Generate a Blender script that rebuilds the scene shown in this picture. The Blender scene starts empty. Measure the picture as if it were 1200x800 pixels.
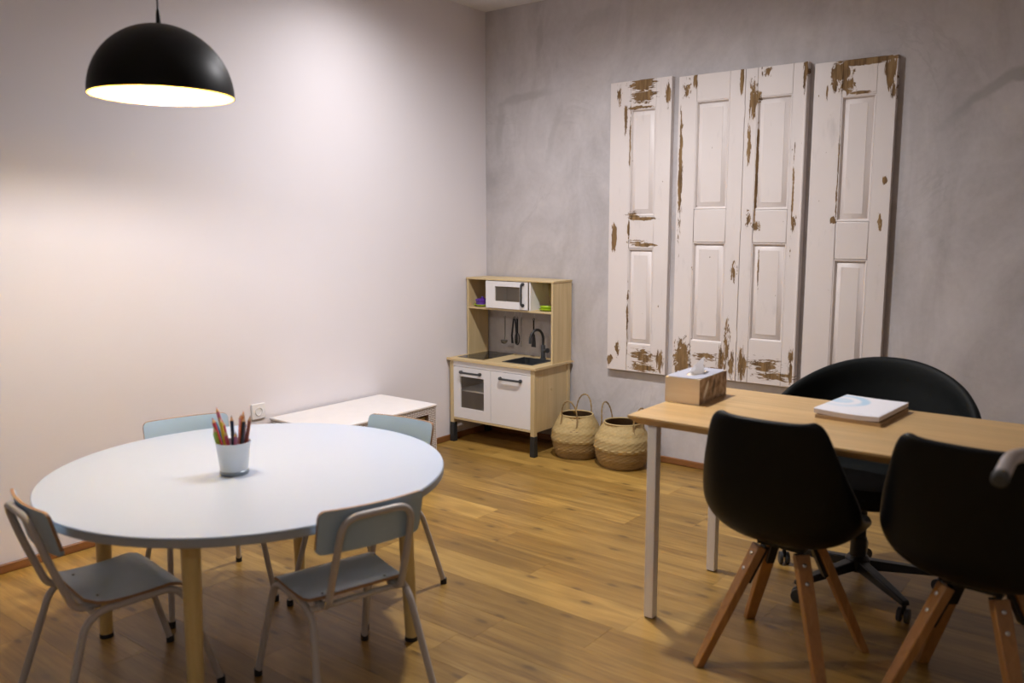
import bpy, bmesh, math, random
from mathutils import Vector, Matrix
random.seed(7)
PI = math.pi
scene = bpy.context.scene
COL = scene.collection

# ------------------------------------------------------------------ camera
cam_d = bpy.data.cameras.new('camera'); cam = bpy.data.objects.new('camera', cam_d); COL.objects.link(cam)
YAW, PITCH, ROLL = -0.6602, -0.1365, -0.0008
fw = Vector((math.sin(YAW)*math.cos(PITCH), math.cos(YAW)*math.cos(PITCH), math.sin(PITCH)))
rt = Vector((math.cos(YAW), -math.sin(YAW), 0)); up = rt.cross(fw)
rt2 = rt*math.cos(ROLL) + up*math.sin(ROLL); up2 = -rt*math.sin(ROLL) + up*math.cos(ROLL)
m = Matrix((rt2, up2, -fw)).transposed().to_4x4()
m.translation = Vector((3.613, -4.3724, 1.3904))
cam.matrix_world = m
cam_d.sensor_width = 36.0; cam_d.sensor_fit = 'HORIZONTAL'; cam_d.lens = 976.41/1200*36.0
cam_d.clip_start = 0.05
cam_d.dof.use_dof = True; cam_d.dof.focus_distance = 4.7; cam_d.dof.aperture_fstop = 2.2
scene.camera = cam

# ------------------------------------------------------------------ world, light, exposure
w = bpy.data.worlds.new('world'); scene.world = w; w.use_nodes = True
w.node_tree.nodes['Background'].inputs[0].default_value = (0.5, 0.5, 0.5, 1)
w.node_tree.nodes['Background'].inputs[1].default_value = 0.1
vs = scene.view_settings
vs.view_transform = 'Standard'; vs.look = 'None'; vs.gamma = 1.0; vs.use_curve_mapping = False; vs.exposure = 0.38
BULB_L = 650.0          # radiance of the pendant bulb
DOWN_W = 155.0           # watts of each recessed ceiling downlight
CEIL = 2.776

# ------------------------------------------------------------------ helpers
class MB:
    """collects shapes, builds ONE mesh"""
    def __init__(s): s.v = []; s.f = []
    def add(s, v, f):
        o = len(s.v); s.v += [tuple(p) for p in v]; s.f += [tuple(i+o for i in q) for q in f]; return s
    def box(s, x0, x1, y0, y1, z0, z1):
        v = [(x0,y0,z0),(x1,y0,z0),(x1,y1,z0),(x0,y1,z0),(x0,y0,z1),(x1,y0,z1),(x1,y1,z1),(x0,y1,z1)]
        return s.add(v, [(0,3,2,1),(4,5,6,7),(0,1,5,4),(1,2,6,5),(2,3,7,6),(3,0,4,7)])
    def cbox(s, c, sx, sy, sz, rz=0):
        v = []
        for z in (-sz/2, sz/2):
            for x, y in ((-sx/2,-sy/2),(sx/2,-sy/2),(sx/2,sy/2),(-sx/2,sy/2)):
                v.append((c[0]+x*math.cos(rz)-y*math.sin(rz), c[1]+x*math.sin(rz)+y*math.cos(rz), c[2]+z))
        return s.add(v, [(0,3,2,1),(4,5,6,7),(0,1,5,4),(1,2,6,5),(2,3,7,6),(3,0,4,7)])
    def lathe(s, prof, n=32, c=(0,0,0), closed=False, cap=True):
        v = []; f = []; k = len(prof)
        for r, z in prof:
            for i in range(n):
                a = 2*PI*i/n; v.append((c[0]+r*math.cos(a), c[1]+r*math.sin(a), c[2]+z))
        for j in range(k-1 if not closed else k):
            j2 = (j+1) % k
            for i in range(n):
                i2 = (i+1) % n; f.append((j*n+i, j*n+i2, j2*n+i2, j2*n+i))
        if cap and not closed:
            f.append(tuple(range(n-1, -1, -1))); f.append(tuple((k-1)*n+i for i in range(n)))
        return s.add(v, f)
    def tube(s, path, r, n=10, cap=True, closed=False):
        P = [Vector(p) for p in path]; k = len(P); rr = r if isinstance(r, (list, tuple)) else [r]*k
        T = []
        for i in range(k):
            a = P[(i-1) % k] if (i > 0 or closed) else P[0]
            b = P[(i+1) % k] if (i < k-1 or closed) else P[-1]
            T.append((b-a).normalized())
        ref = Vector((0,0,1)) if abs(T[0].z) < 0.9 else Vector((1,0,0))
        N = (ref - T[0]*ref.dot(T[0])).normalized(); v = []; f = []
        for i in range(k):
            N = (N - T[i]*N.dot(T[i])).normalized(); B = T[i].cross(N)
            for j in range(n):
                a = 2*PI*j/n; v.append(P[i] + (N*math.cos(a) + B*math.sin(a))*rr[i])
        for i in range(k if closed else k-1):
            i2 = (i+1) % k
            for j in range(n):
                j2 = (j+1) % n; f.append((i*n+j, i*n+j2, i2*n+j2, i2*n+j))
        if cap and not closed:
            f.append(tuple(range(n-1, -1, -1))); f.append(tuple((k-1)*n+j for j in range(n)))
        return s.add(v, f)
    def loft(s, rings, cap=True):
        n = len(rings[0]); v = [p for r in rings for p in r]; f = []
        for i in range(len(rings)-1):
            for j in range(n):
                j2 = (j+1) % n; f.append((i*n+j, i*n+j2, (i+1)*n+j2, (i+1)*n+j))
        if cap:
            f.append(tuple(range(n-1, -1, -1))); f.append(tuple((len(rings)-1)*n+j for j in range(n)))
        return s.add(v, f)
    def mesh(s, name, smooth=True, angle=35):
        me = bpy.data.meshes.new(name); me.from_pydata(s.v, [], s.f)
        bm = bmesh.new(); bm.from_mesh(me); bmesh.ops.recalc_face_normals(bm, faces=bm.faces); bm.to_mesh(me); bm.free()
        if smooth:
            me.polygons.foreach_set('use_smooth', [True]*len(me.polygons)); me.set_sharp_from_angle(angle=math.radians(angle))
        return me
    def build(s, name, mat, parent=None, bevel=0, smooth=True, loc=None, rot=None, segs=2, angle=35):
        o = bpy.data.objects.new(name, s.mesh(name, smooth, angle)); COL.objects.link(o)
        if mat: o.data.materials.append(mat)
        if parent: o.parent = parent
        if loc is not None: o.location = loc
        if rot is not None: o.rotation_euler = rot
        if bevel:
            b = o.modifiers.new('bevel', 'BEVEL'); b.width = bevel; b.segments = segs; b.limit_method = 'ANGLE'; b.angle_limit = math.radians(40)
        return o

def fillet(path, r, n=6):
    P = [Vector(p) for p in path]; out = [P[0]]
    for i in range(1, len(P)-1):
        a, b, c = P[i-1], P[i], P[i+1]; d1 = (a-b); d2 = (c-b)
        q = min(r, d1.length*0.49, d2.length*0.49); p1 = b + d1.normalized()*q; p2 = b + d2.normalized()*q
        for k in range(n+1):
            t = k/n; out.append(p1*(1-t)**2 + b*2*t*(1-t) + p2*t*t)
    out.append(P[-1]); return out

def empty(name, loc=(0,0,0), rz=0):
    o = bpy.data.objects.new(name, None); COL.objects.link(o); o.location = loc; o.rotation_euler = (0,0,rz); o.empty_display_size = 0.05
    return o
def tag(o, label, cat, group=None):
    o['label'] = label; o['category'] = cat
    if group: o['group'] = group
    return o
def struct(o, label=None):
    o['kind'] = 'structure'
    if label: o['label'] = label
    return o
def copy_tree(o, parent=None):
    c = o.copy(); COL.objects.link(c); c.parent = parent
    for ch in [k for k in o.children]: copy_tree(ch, c)
    return c

# ------------------------------------------------------------------ materials
class NT:
    def __init__(s, name):
        s.m = bpy.data.materials.new(name); s.m.use_nodes = True; s.t = s.m.node_tree
        s.b = s.t.nodes['Principled BSDF']; s.out = s.t.nodes['Material Output']
    def n(s, typ, **kw):
        x = s.t.nodes.new(typ)
        for k, v in kw.items(): setattr(x, k, v)
        return x
    def l(s, a, b): s.t.links.new(a, b)
    def val(s, sock, v):
        if isinstance(v, bpy.types.NodeSocket): s.l(v, sock)
        else: sock.default_value = v
    def math(s, op, a, b=0.0, c=None, clamp=False):
        x = s.n('ShaderNodeMath', operation=op, use_clamp=clamp); s.val(x.inputs[0], a); s.val(x.inputs[1], b)
        if c is not None: s.val(x.inputs[2], c)
        return x.outputs[0]
    def vmath(s, op, a, b=(0,0,0)):
        x = s.n('ShaderNodeVectorMath', operation=op); s.val(x.inputs[0], a); s.val(x.inputs[1], b)
        return x.outputs['Value'] if op in ('LENGTH', 'DISTANCE', 'DOT_PRODUCT') else x.outputs[0]
    def coords(s, scale=(1,1,1), kind='Object', rot=(0,0,0), loc=(0,0,0)):
        tc = s.n('ShaderNodeTexCoord'); mp = s.n('ShaderNodeMapping'); s.l(tc.outputs[kind], mp.inputs[0])
        mp.inputs['Scale'].default_value = scale; mp.inputs['Rotation'].default_value = rot; mp.inputs['Location'].default_value = loc
        return mp.outputs[0]
    def noise(s, vec, scale=5, detail=4, rough=0.5, dist=0.0):
        x = s.n('ShaderNodeTexNoise'); s.val(x.inputs['Vector'], vec); x.inputs['Scale'].default_value = scale
        x.inputs['Detail'].default_value = detail; x.inputs['Roughness'].default_value = rough; x.inputs['Distortion'].default_value = dist
        return x.outputs[0]
    def rng(s, v, a, b, c=0.0, d=1.0, smooth=False):
        x = s.n('ShaderNodeMapRange'); x.interpolation_type = 'SMOOTHSTEP' if smooth else 'LINEAR'
        s.val(x.inputs[0], v)
        for i, q in enumerate((a, b, c, d)): x.inputs[i+1].default_value = q
        return x.outputs[0]
    def ramp(s, fac, stops):
        x = s.n('ShaderNodeValToRGB'); s.val(x.inputs[0], fac); e = x.color_ramp.elements
        while len(e) < len(stops): e.new(0.5)
        for k, (p, c) in enumerate(stops): e[k].position = p; e[k].color = (*c, 1)
        return x.outputs[0]
    def mix(s, fac, a, b, mode='MIX'):
        x = s.n('ShaderNodeMix', data_type='RGBA', blend_type=mode); s.val(x.inputs[0], fac)
        for k, q in ((6, a), (7, b)):
            if isinstance(q, tuple): x.inputs[k].default_value = (*q[:3], 1)
            else: s.l(q, x.inputs[k])
        return x.outputs[2]
    def bump(s, h, strength=0.2, dist=0.01):
        x = s.n('ShaderNodeBump'); x.inputs['Strength'].default_value = strength; x.inputs['Distance'].default_value = dist
        s.l(h, x.inputs['Height']); s.l(x.outputs[0], s.b.inputs['Normal'])
    def col(s, c): s.val(s.b.inputs['Base Color'], c if isinstance(c, bpy.types.NodeSocket) else (*c, 1)); return s
    def set(s, **kw):
        for k, v in kw.items(): s.val(s.b.inputs[k.replace('_', ' ').capitalize() if k != 'ior' else 'IOR'], v)
        return s

def plain(name, c, rough=0.5, metal=0.0, var=0.06, scale=18, bump=0.0, bscale=120):
    t = NT(name); v = t.coords()
    n = t.noise(v, scale, 3)
    lo = tuple(max(0, q*(1-var)) for q in c); hi = tuple(min(1, q*(1+var)) for q in c)
    t.col(t.mix(n, lo, hi)); t.b.inputs['Roughness'].default_value = rough; t.b.inputs['Metallic'].default_value = metal
    if bump: t.bump(t.noise(v, bscale, 2), bump, 0.002)
    return t.m

def wood(name, c1, c2, c3, axis='x', rough=0.45, rnd=False, knots=False, scale=1.0, bump=0.08, stretch=14):
    t = NT(name)
    tc = t.n('ShaderNodeTexCoord'); v = tc.outputs['Object']
    if rnd:
        oi = t.n('ShaderNodeObjectInfo'); cb = t.n('ShaderNodeCombineXYZ')
        for k, q in enumerate((37.0, 91.0, 53.0)): t.l(t.math('MULTIPLY', oi.outputs['Random'], q), cb.inputs[k])
        v = t.vmath('ADD', v, cb.outputs[0])
    sc = {'x': (1, stretch, stretch), 'y': (stretch, 1, stretch), 'z': (stretch, stretch, 1)}[axis]
    vs_ = t.vmath('MULTIPLY', v, tuple(q*scale for q in sc))
    warp = t.noise(vs_, 0.55, 2, 0.5)
    g = t.noise(vs_, 1.3, 6, 0.62, 1.2)
    fine = t.noise(t.vmath('MULTIPLY', vs_, (3, 3, 3)), 2.5, 4, 0.6)
    fac = t.math('ADD', t.math('MULTIPLY', g, 0.75), t.math('MULTIPLY', fine, 0.25))
    c = t.ramp(fac, [(0.36, c1), (0.5, c2), (0.63, c3)] if rnd else [(0.30, c1), (0.5, c2), (0.68, c3)])
    c = t.mix(t.rng(warp, 0.35, 0.65, 0, 0.5), c, tuple(q*0.72 for q in c2))
    if rnd:
        c = t.mix(t.rng(oi.outputs['Random'], 0.35, 1, 0.0, 0.6), c, tuple(q*0.85 for q in c1)); c = t.mix(t.rng(oi.outputs['Random'], 0.0, 0.35, 0.35, 0.0), c, tuple(min(1, q*1.25) for q in c3))
    if knots:
        vk = t.vmath('MULTIPLY', v, (2.6, 6.5, 1.0))
        vo = t.n('ShaderNodeTexVoronoi'); vo.voronoi_dimensions = '2D'; vo.feature = 'F1'; vo.inputs['Scale'].default_value = 1.25; t.l(vk, vo.inputs['Vector'])
        d = t.math('ADD', vo.outputs['Distance'], t.math('MULTIPLY', t.noise(v, 22, 3), 0.08))
        sel = t.math('MULTIPLY', t.rng(d, 0.07, 0.17, 0.85, 0.0, True), t.rng(vo.outputs['Color'], 0.45, 0.55, 0, 1)); c = t.mix(sel, c, (0.09, 0.04, 0.012))
        c = t.mix(t.rng(d, 0.14, 0.42, 0.35, 0.0, True), c, tuple(q*0.55 for q in c2))
    t.col(c); t.b.inputs['Roughness'].default_value = rough
    t.bump(g, bump, 0.004)
    return t.m

M = {}
# floor laminate, golden oak
M['plank'] = wood('golden oak laminate', (0.19, 0.096, 0.018), (0.36, 0.205, 0.044), (0.49, 0.305, 0.082), 'x', 0.38, True, True)
M['birch_x'] = wood('birch ply', (0.55, 0.405, 0.20), (0.65, 0.495, 0.265), (0.72, 0.57, 0.33), 'x', 0.5, False, False, 1.0, 0.03)
M['birch_z'] = wood('birch ply upright', (0.55, 0.405, 0.20), (0.65, 0.495, 0.265), (0.72, 0.57, 0.33), 'z', 0.5, False, False, 1.0, 0.03)
M['bamboo'] = wood('bamboo desk top', (0.46, 0.27, 0.10), (0.58, 0.37, 0.155), (0.66, 0.45, 0.21), 'x', 0.4, False, False, 1.6, 0.03, 22)
M['bamboo_y'] = wood('beech edge', (0.42, 0.24, 0.10), (0.52, 0.31, 0.14), (0.58, 0.37, 0.18), 'y', 0.5, False, False, 2.0, 0.03)
M['baseboard'] = wood('red brown baseboard', (0.17, 0.065, 0.02), (0.27, 0.11, 0.035), (0.36, 0.16, 0.055), 'x', 0.4)
M['baseboard_y'] = wood('red brown baseboard long', (0.17, 0.065, 0.02), (0.27, 0.11, 0.035), (0.36, 0.16, 0.055), 'y', 0.4)
M['leg_wood'] = wood('oiled beech leg', (0.27, 0.115, 0.03), (0.39, 0.18, 0.052), (0.47, 0.235, 0.075), 'z', 0.42, False, False, 2.0, 0.03)
M['yellow_leg'] = wood('yellow lacquered wood', (0.62, 0.47, 0.19), (0.70, 0.54, 0.24), (0.74, 0.59, 0.29), 'z', 0.35, False, False, 1.0, 0.02)

def wall_white():
    t = NT('white painted plaster'); v = t.coords()
    t.col(t.mix(t.noise(v, 2.2, 3), (0.775, 0.735, 0.755), (0.815, 0.775, 0.795)))
    t.b.inputs['Roughness'].default_value = 0.75
    t.bump(t.noise(v, 90, 3), 0.06, 0.003); return t.m
M['white_wall'] = wall_white()

def concrete():
    t = NT('grey trowelled microcement'); v = t.coords()
    big = t.noise(v, 0.9, 5, 0.55, 0.6)
    vst = t.coords((1.0, 1.0, 0.55))
    cloud = t.noise(vst, 2.6, 8, 0.62, 1.3)
    fine = t.noise(v, 34, 4, 0.6)
    f = t.math('ADD', t.math('MULTIPLY', big, 0.45), t.math('ADD', t.math('MULTIPLY', cloud, 0.45), t.math('MULTIPLY', fine, 0.10)))
    c = t.ramp(f, [(0.38, (0.43, 0.402, 0.402)), (0.5, (0.55, 0.518, 0.52)), (0.61, (0.645, 0.612, 0.615))])
    # trowel marks: thin warped ridges
    wv = t.noise(t.coords((1.0, 1.0, 0.7)), 1.5, 5, 0.6, 1.8)
    ridge = t.math('ABSOLUTE', t.math('SUBTRACT', wv, 0.5))
    rm = t.math('MULTIPLY', t.rng(ridge, 0.0, 0.022, 1.0, 0.0, True), t.rng(t.noise(v, 1.7, 2), 0.48, 0.66, 0, 1, True))
    c = t.mix(t.math('MULTIPLY', rm, 0.14), c, (0.20, 0.185, 0.18))
    # long diagonal trowel streaks, mapped where they sit on this wall (x, z in metres)
    tc = t.n('ShaderNodeTexCoord'); P = t.vmath('ADD', tc.outputs['Object'], (0,0,0))
    nz = t.n('ShaderNodeTexNoise'); nz.inputs['Scale'].default_value = 3.5; nz.inputs['Detail'].default_value = 5; t.l(P, nz.inputs['Vector'])
    P = t.vmath('ADD', P, t.vmath('MULTIPLY', t.vmath('SUBTRACT', nz.outputs['Color'], (0.5, 0.5, 0.5)), (0.16, 0.0, 0.16)))
    for (cx, cz, ln, wd, ang, st) in ((3.02, 2.04, 0.36, 0.035, 27, 0.55), (2.82, 1.93, 0.16, 0.04, 40, 0.3), (0.32, 2.20, 0.30, 0.035, 8, 0.35),
                                      (0.10, 2.02, 0.05, 0.22, -8, 0.3), (0.55, 1.98, 0.04, 0.26, -14, 0.22), (0.42, 2.55, 0.03, 0.14, 4, 0.3), (0.85, 2.60, 0.20, 0.05, 12, 0.2)):
        mp = t.n('ShaderNodeMapping'); mp.vector_type = 'TEXTURE'; t.l(P, mp.inputs[0])
        mp.inputs['Location'].default_value = (cx, 0, cz); mp.inputs['Rotation'].default_value = (0, -math.radians(ang), 0); mp.inputs['Scale'].default_value = (ln, 1e6, wd)
        d = t.vmath('LENGTH', mp.outputs[0])
        c = t.mix(t.math('MULTIPLY', t.rng(d, 0.35, 1.0, st, 0.0, True), t.rng(cloud, 0.35, 0.6, 0.5, 1.0)), c, (0.26, 0.25, 0.24))
    t.col(c); t.b.inputs['Roughness'].default_value = 0.62
    t.bump(t.math('ADD', t.math('MULTIPLY', cloud, 1.0), t.math('MULTIPLY', fine, 0.12)), 0.22, 0.01)
    return t.m
M['concrete'] = concrete()
M['rear_wall'] = plain('light grey paint', (0.72, 0.70, 0.70), 0.8, 0, 0.02)
M['ceiling'] = plain('ceiling paint', (0.74, 0.72, 0.72), 0.8, 0, 0.02)
M['blue_top'] = plain('pale blue laminate', (0.45, 0.515, 0.635), 0.32, 0, 0.015, 3)
M['blue_ply'] = plain('pale blue lacquered ply', (0.38, 0.525, 0.68), 0.33, 0, 0.05, 9)
M['grey_edge'] = plain('grey blue table edging', (0.36, 0.40, 0.44), 0.45, 0, 0.05)
M['ply_edge'] = wood('bare ply edge', (0.25, 0.13, 0.06), (0.36, 0.20, 0.10), (0.43, 0.26, 0.13), 'y', 0.5)
M['chair_tube'] = plain('warm grey painted tube', (0.50, 0.46, 0.43), 0.38, 0.0, 0.05)
M['rubber'] = plain('black rubber', (0.012, 0.012, 0.013), 0.6)
M['black_leather'] = plain('black leatherette', (0.0045, 0.005, 0.0055), 0.36, 0, 0.2, 30, 0.06, 220)
M['black_fabric'] = plain('black fabric', (0.0045, 0.006, 0.006), 0.6, 0, 0.2, 40, 0.2, 400)
for q in ('black_leather', 'black_fabric'): M[q].node_tree.nodes['Principled BSDF'].inputs['Specular IOR Level'].default_value = 0.18
M['black_metal'] = plain('black metal', (0.006, 0.006, 0.007), 0.35, 0.2)
M['dome_black'] = plain('satin black enamel', (0.004, 0.0045, 0.0045), 0.46, 0, 0.1)
M['dome_black'].node_tree.nodes['Principled BSDF'].inputs['Specular IOR Level'].default_value = 0.22
M['dome_inside'] = plain('cream gold shade lining', (0.93, 0.62, 0.045), 0.5, 0, 0.02)
M['white_paint'] = plain('white lacquer', (0.86, 0.83, 0.82), 0.4, 0, 0.02)
M['white_door'] = plain('white foil door', (0.80, 0.775, 0.77), 0.35, 0, 0.015)
M['dark_plastic'] = plain('dark grey plastic', (0.035, 0.037, 0.04), 0.42)
M['dark_leg'] = plain('charcoal plastic leg cap', (0.022, 0.022, 0.022), 0.5)
M['hob'] = plain('black hob glass', (0.012, 0.012, 0.012), 0.12)
M['steel'] = plain('brushed steel', (0.55, 0.54, 0.52), 0.28, 1.0)
M['steel_dark'] = plain('dull utensil steel', (0.22, 0.21, 0.19), 0.35, 0.9)
M['zinc'] = plain('pale zinc', (0.66, 0.70, 0.75), 0.42, 0.55, 0.05)
M['plate_lime'] = plain('lime plastic', (0.42, 0.60, 0.03), 0.35)
M['toy_purple'] = plain('purple plastic', (0.10, 0.03, 0.28), 0.35)
M['paper'] = plain('white paper', (0.82, 0.81, 0.85), 0.6, 0, 0.01)
M['kraft'] = plain('kraft card', (0.42, 0.27, 0.14), 0.7)
M['tissue'] = plain('white tissue', (0.85, 0.85, 0.86), 0.8, 0, 0.01)
def thin_paper(mat):
    nt = mat.node_tree; tl = nt.nodes.new('ShaderNodeBsdfTranslucent'); tl.inputs[0].default_value = (0.9, 0.9, 0.92, 1)
    mx = nt.nodes.new('ShaderNodeMixShader'); mx.inputs[0].default_value = 0.5
    nt.links.new(nt.nodes['Principled BSDF'].outputs[0], mx.inputs[1]); nt.links.new(tl.outputs[0], mx.inputs[2]); nt.links.new(mx.outputs[0], nt.nodes['Material Output'].inputs[0])
thin_paper(M['tissue'])
M['box_top'] = plain('grey card', (0.40, 0.40, 0.46), 0.6)
M['socket'] = plain('white socket plastic', (0.80, 0.78, 0.77), 0.35, 0, 0.01)
M['handle_tube'] = plain('brushed grey tube', (0.50, 0.46, 0.45), 0.35, 0.35)
M['cap_dark'] = plain('dark tube cap', (0.05, 0.05, 0.045), 0.5)

def emit(name, c, s):
    t = NT(name); t.b.inputs['Base Color'].default_value = (1, 1, 1, 1)
    t.b.inputs['Emission Color'].default_value = (*c, 1); t.b.inputs['Emission Strength'].default_value = s
    return t.m
M['bulb'] = emit('lit bulb', (0.975, 0.975, 1.0), BULB_L)
M['led'] = emit('lit downlight disc', (1.0, 0.95, 0.90), 12.0)

def glass(name, tint):
    t = NT(name); tr_ = t.n('ShaderNodeBsdfTransparent'); tr_.inputs[0].default_value = (*tint, 1)
    mx = t.n('ShaderNodeMixShader'); mx.inputs[0].default_value = 0.07
    t.b.inputs['Base Color'].default_value = (0.6, 0.6, 0.6, 1); t.b.inputs['Roughness'].default_value = 0.08
    t.l(tr_.outputs[0], mx.inputs[1]); t.l(t.b.outputs[0], mx.inputs[2]); t.l(mx.outputs[0], t.out.inputs[0]); return t.m
M['acrylic'] = glass('clear acrylic pane', (0.9, 0.88, 0.84))

def straw(name, a, b):
    t = NT(name); v = t.coords()
    c = t.mix(t.noise(v, 60, 4, 0.6), a, b)
    c = t.mix(t.rng(t.noise(v, 6, 3), 0.4, 0.7, 0, 0.4), c, tuple(q*0.6 for q in a))
    t.col(c); t.b.inputs['Roughness'].default_value = 0.75; t.bump(t.noise(v, 260, 2), 0.3, 0.002); return t.m
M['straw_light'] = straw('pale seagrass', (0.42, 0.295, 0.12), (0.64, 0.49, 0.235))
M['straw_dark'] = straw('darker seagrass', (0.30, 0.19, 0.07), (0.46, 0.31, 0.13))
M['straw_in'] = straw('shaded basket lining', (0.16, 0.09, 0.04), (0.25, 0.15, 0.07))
M['straw_handle'] = straw('braided handle', (0.26, 0.17, 0.07), (0.40, 0.28, 0.13))
M['wicker_white'] = plain('white painted wicker', (0.74, 0.70, 0.68), 0.6, 0, 0.05)
M['wicker_gap'] = plain('bare brown wicker', (0.20, 0.13, 0.09), 0.7)

def peeled(name, patches, seed, chip=0.715, cracks=0.0):
    """old cream paint; patches = (x, z, rx, rz, strength) in shutter metres where the paint has come off"""
    t = NT(name); tc = t.n('ShaderNodeTexCoord'); P = tc.outputs['Object']
    Q = t.vmath('ADD', t.vmath('MULTIPLY', P, (1, 0.25, 1)), (seed*3.7, 0, seed*1.9))
    jag = t.noise(t.vmath('MULTIPLY', Q, (46, 8, 24)), 1.0, 8, 0.72, 0.6)
    hor = t.noise(t.vmath('MULTIPLY', Q, (16, 8, 62)), 1.0, 8, 0.7, 0.6)
    ver = t.noise(t.vmath('MULTIPLY', Q, (75, 8, 13)), 1.0, 8, 0.7, 0.6)
    m_ = None
    for (x, z, rx, rz, st) in patches:
        d = t.vmath('LENGTH', t.vmath('MULTIPLY', t.vmath('SUBTRACT', P, (x, 0, z)), (1/rx, 0, 1/rz)))
        a = t.math('MULTIPLY', t.math('SUBTRACT', 1.0, d), st*1.25)
        nz = hor if rx > rz*1.3 else (ver if rz > rx*2.5 else jag)
        a = t.math('ADD', a, t.math('MULTIPLY', t.math('SUBTRACT', nz, 0.5), 4.6))
        a = t.math('MINIMUM', a, t.math('MULTIPLY', t.math('SUBTRACT', 1.75, d), 3.2))
        m_ = a if m_ is None else t.math('MAXIMUM', m_, a)
    chips = t.noise(t.vmath('MULTIPLY', Q, (30, 8, 18)), 1.0, 3, 0.55)
    spots = t.rng(chips, chip, chip+0.03, 0, 1)
    mask = t.math('MAXIMUM', t.rng(m_, 0.28, 0.40, 0, 1), spots)
    wd = t.ramp(t.noise(t.vmath('MULTIPLY', Q, (60, 8, 7)), 1.0, 5), [(0.3, (0.10, 0.055, 0.02)), (0.55, (0.24, 0.14, 0.055)), (0.75, (0.33, 0.22, 0.10))])
    paint = t.mix(t.noise(Q, 3.0, 4), (0.70, 0.635, 0.605), (0.79, 0.73, 0.70))
    grime = t.rng(t.noise(t.vmath('MULTIPLY', Q, (14, 4, 4)), 1.0, 5, 0.6), 0.60, 0.76, 0, 0.35)
    paint = t.mix(grime, paint, (0.42, 0.38, 0.36))
    c = t.mix(mask, paint, wd)
    t.col(c); t.val(t.b.inputs['Roughness'], t.rng(mask, 0, 1, 0.42, 0.8))
    t.bump(t.math('SUBTRACT', t.math('MULTIPLY', hor, 0.08), mask), 0.5, 0.0025)
    return t.m

# ------------------------------------------------------------------ room shell
RX, RY = 5.4, -6.4       # right wall, wall behind the photographer
struct(MB().box(-0.12, 0.0, RY-0.12, 0.12, -0.06, CEIL+0.1).build('wall_left', M['white_wall'], smooth=False), 'plain white plastered wall')
struct(MB().box(0.0, RX, 0.0, 0.12, -0.06, CEIL+0.1).build('wall_back', M['concrete'], smooth=False), 'grey trowelled cement feature wall')
struct(MB().box(RX, RX+0.12, RY-0.12, 0.12, -0.06, CEIL+0.1).build('wall_right', M['rear_wall'], smooth=False), 'light grey painted wall')
struct(MB().box(0.0, RX, RY-0.12, RY, -0.06, CEIL+0.1).build('wall_front', M['rear_wall'], smooth=False), 'light grey painted wall')
struct(MB().box(0.0, RX, RY, 0.0, CEIL, CEIL+0.1).build('ceiling', M['ceiling'], smooth=False), 'white ceiling')
floor = struct(MB().box(0.0, RX, RY, 0.0, -0.06, -0.009).build('floor', plain('dark underlay', (0.05, 0.03, 0.015), 0.8), smooth=False), 'golden oak laminate floor of long planks')
PW, PL, G = 0.18, 1.22, 0.00015
def plank_mesh(x0, x1, y0, y1):
    lx, ly = (x1-x0)/2-G, (y1-y0)/2-G; b = 0.0004; z1 = 0.0; z0 = -0.009
    v = [(sx*(lx-q), sy*(ly-q), z) for z, q in ((z0, 0), (z1-b, 0), (z1, b)) for sx, sy in ((-1,-1),(1,-1),(1,1),(-1,1))]
    f = [(3,2,1,0)] + [(k*4+i, k*4+(i+1)%4, k*4+4+(i+1)%4, k*4+4+i) for k in (0,1) for i in range(4)] + [(8,9,10,11)]
    return MB().add(v, f).mesh('plank', False)
pcache = {}
known = {0: 1.70, 2: 2.20, 3: 1.86, -4: 0.49, -3: 1.35, 1: 1.02, -2: 2.33, -1: 0.15}     # a butt joint read off the photo for each row
prnd = random.Random(3)
row = -9
while True:
    ya = -1.62 - PW*row
    yb = ya - PW
    if ya <= RY: break
    ya_, yb_ = min(ya, 0.0), max(yb, RY)
    if yb < 0 and ya_-yb_ > 0.005:
        j = known.get(row, prnd.random()*PL) % PL
        xs = [0.0] + [j + PL*k for k in range(0, 6) if 0.02 < j + PL*k < RX-0.02] + [RX]
        for xa, xb in zip(xs[:-1], xs[1:]):
            key = (round(xb-xa, 4), round(ya_-yb_, 4))
            if key not in pcache:
                pcache[key] = plank_mesh(xa, xb, yb_, ya_); pcache[key].materials.append(M['plank'])
            o = bpy.data.objects.new('plank', pcache[key]); COL.objects.link(o); o.parent = floor
            o.location = ((xa+xb)/2, (ya_+yb_)/2, 0)
    row += 1
BH = 0.039
struct(MB().box(0.0, 0.015, RY, -0.015, 0, BH).build('baseboard_left', M['baseboard_y'], bevel=0.005), 'low red brown wooden baseboard')
struct(MB().box(0.0, RX, -0.015, 0.0, 0, BH).build('baseboard_back', M['baseboard'], bevel=0.005), 'low red brown wooden baseboard')

# ------------------------------------------------------------------ ceiling downlights (recessed fittings above the frame, the rear one added as fill)
def downlight(x, y, watts, label, cone=172, blend=1.0, rad=0.06):
    t = tag(empty('ceiling_downlight', (x, y, CEIL)), label, 'downlight', 'recessed ceiling downlights')
    MB().lathe([(0.055, -0.001), (0.055, -0.006), (0.042, -0.010), (0.040, -0.001)], 28, closed=True).build('trim_ring', M['white_paint'], t)
    MB().lathe([(0.0395, -0.0015), (0.0395, -0.004)], 24).build('diffuser', M['led'], t)
    ld = bpy.data.lights.new('downlight_lamp', 'SPOT'); ld.energy = watts; ld.spot_size = math.radians(cone); ld.spot_blend = blend
    ld.shadow_soft_size = rad; ld.color = (0.985, 0.96, 0.985)
    lo = bpy.data.objects.new('lamp', ld); COL.objects.link(lo); lo.parent = t; lo.location = (0, 0, -0.03)
    return t
downlight(0.62, -1.33, DOWN_W*0.21, 'recessed downlight in the ceiling close to the white wall above the bench')
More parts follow.
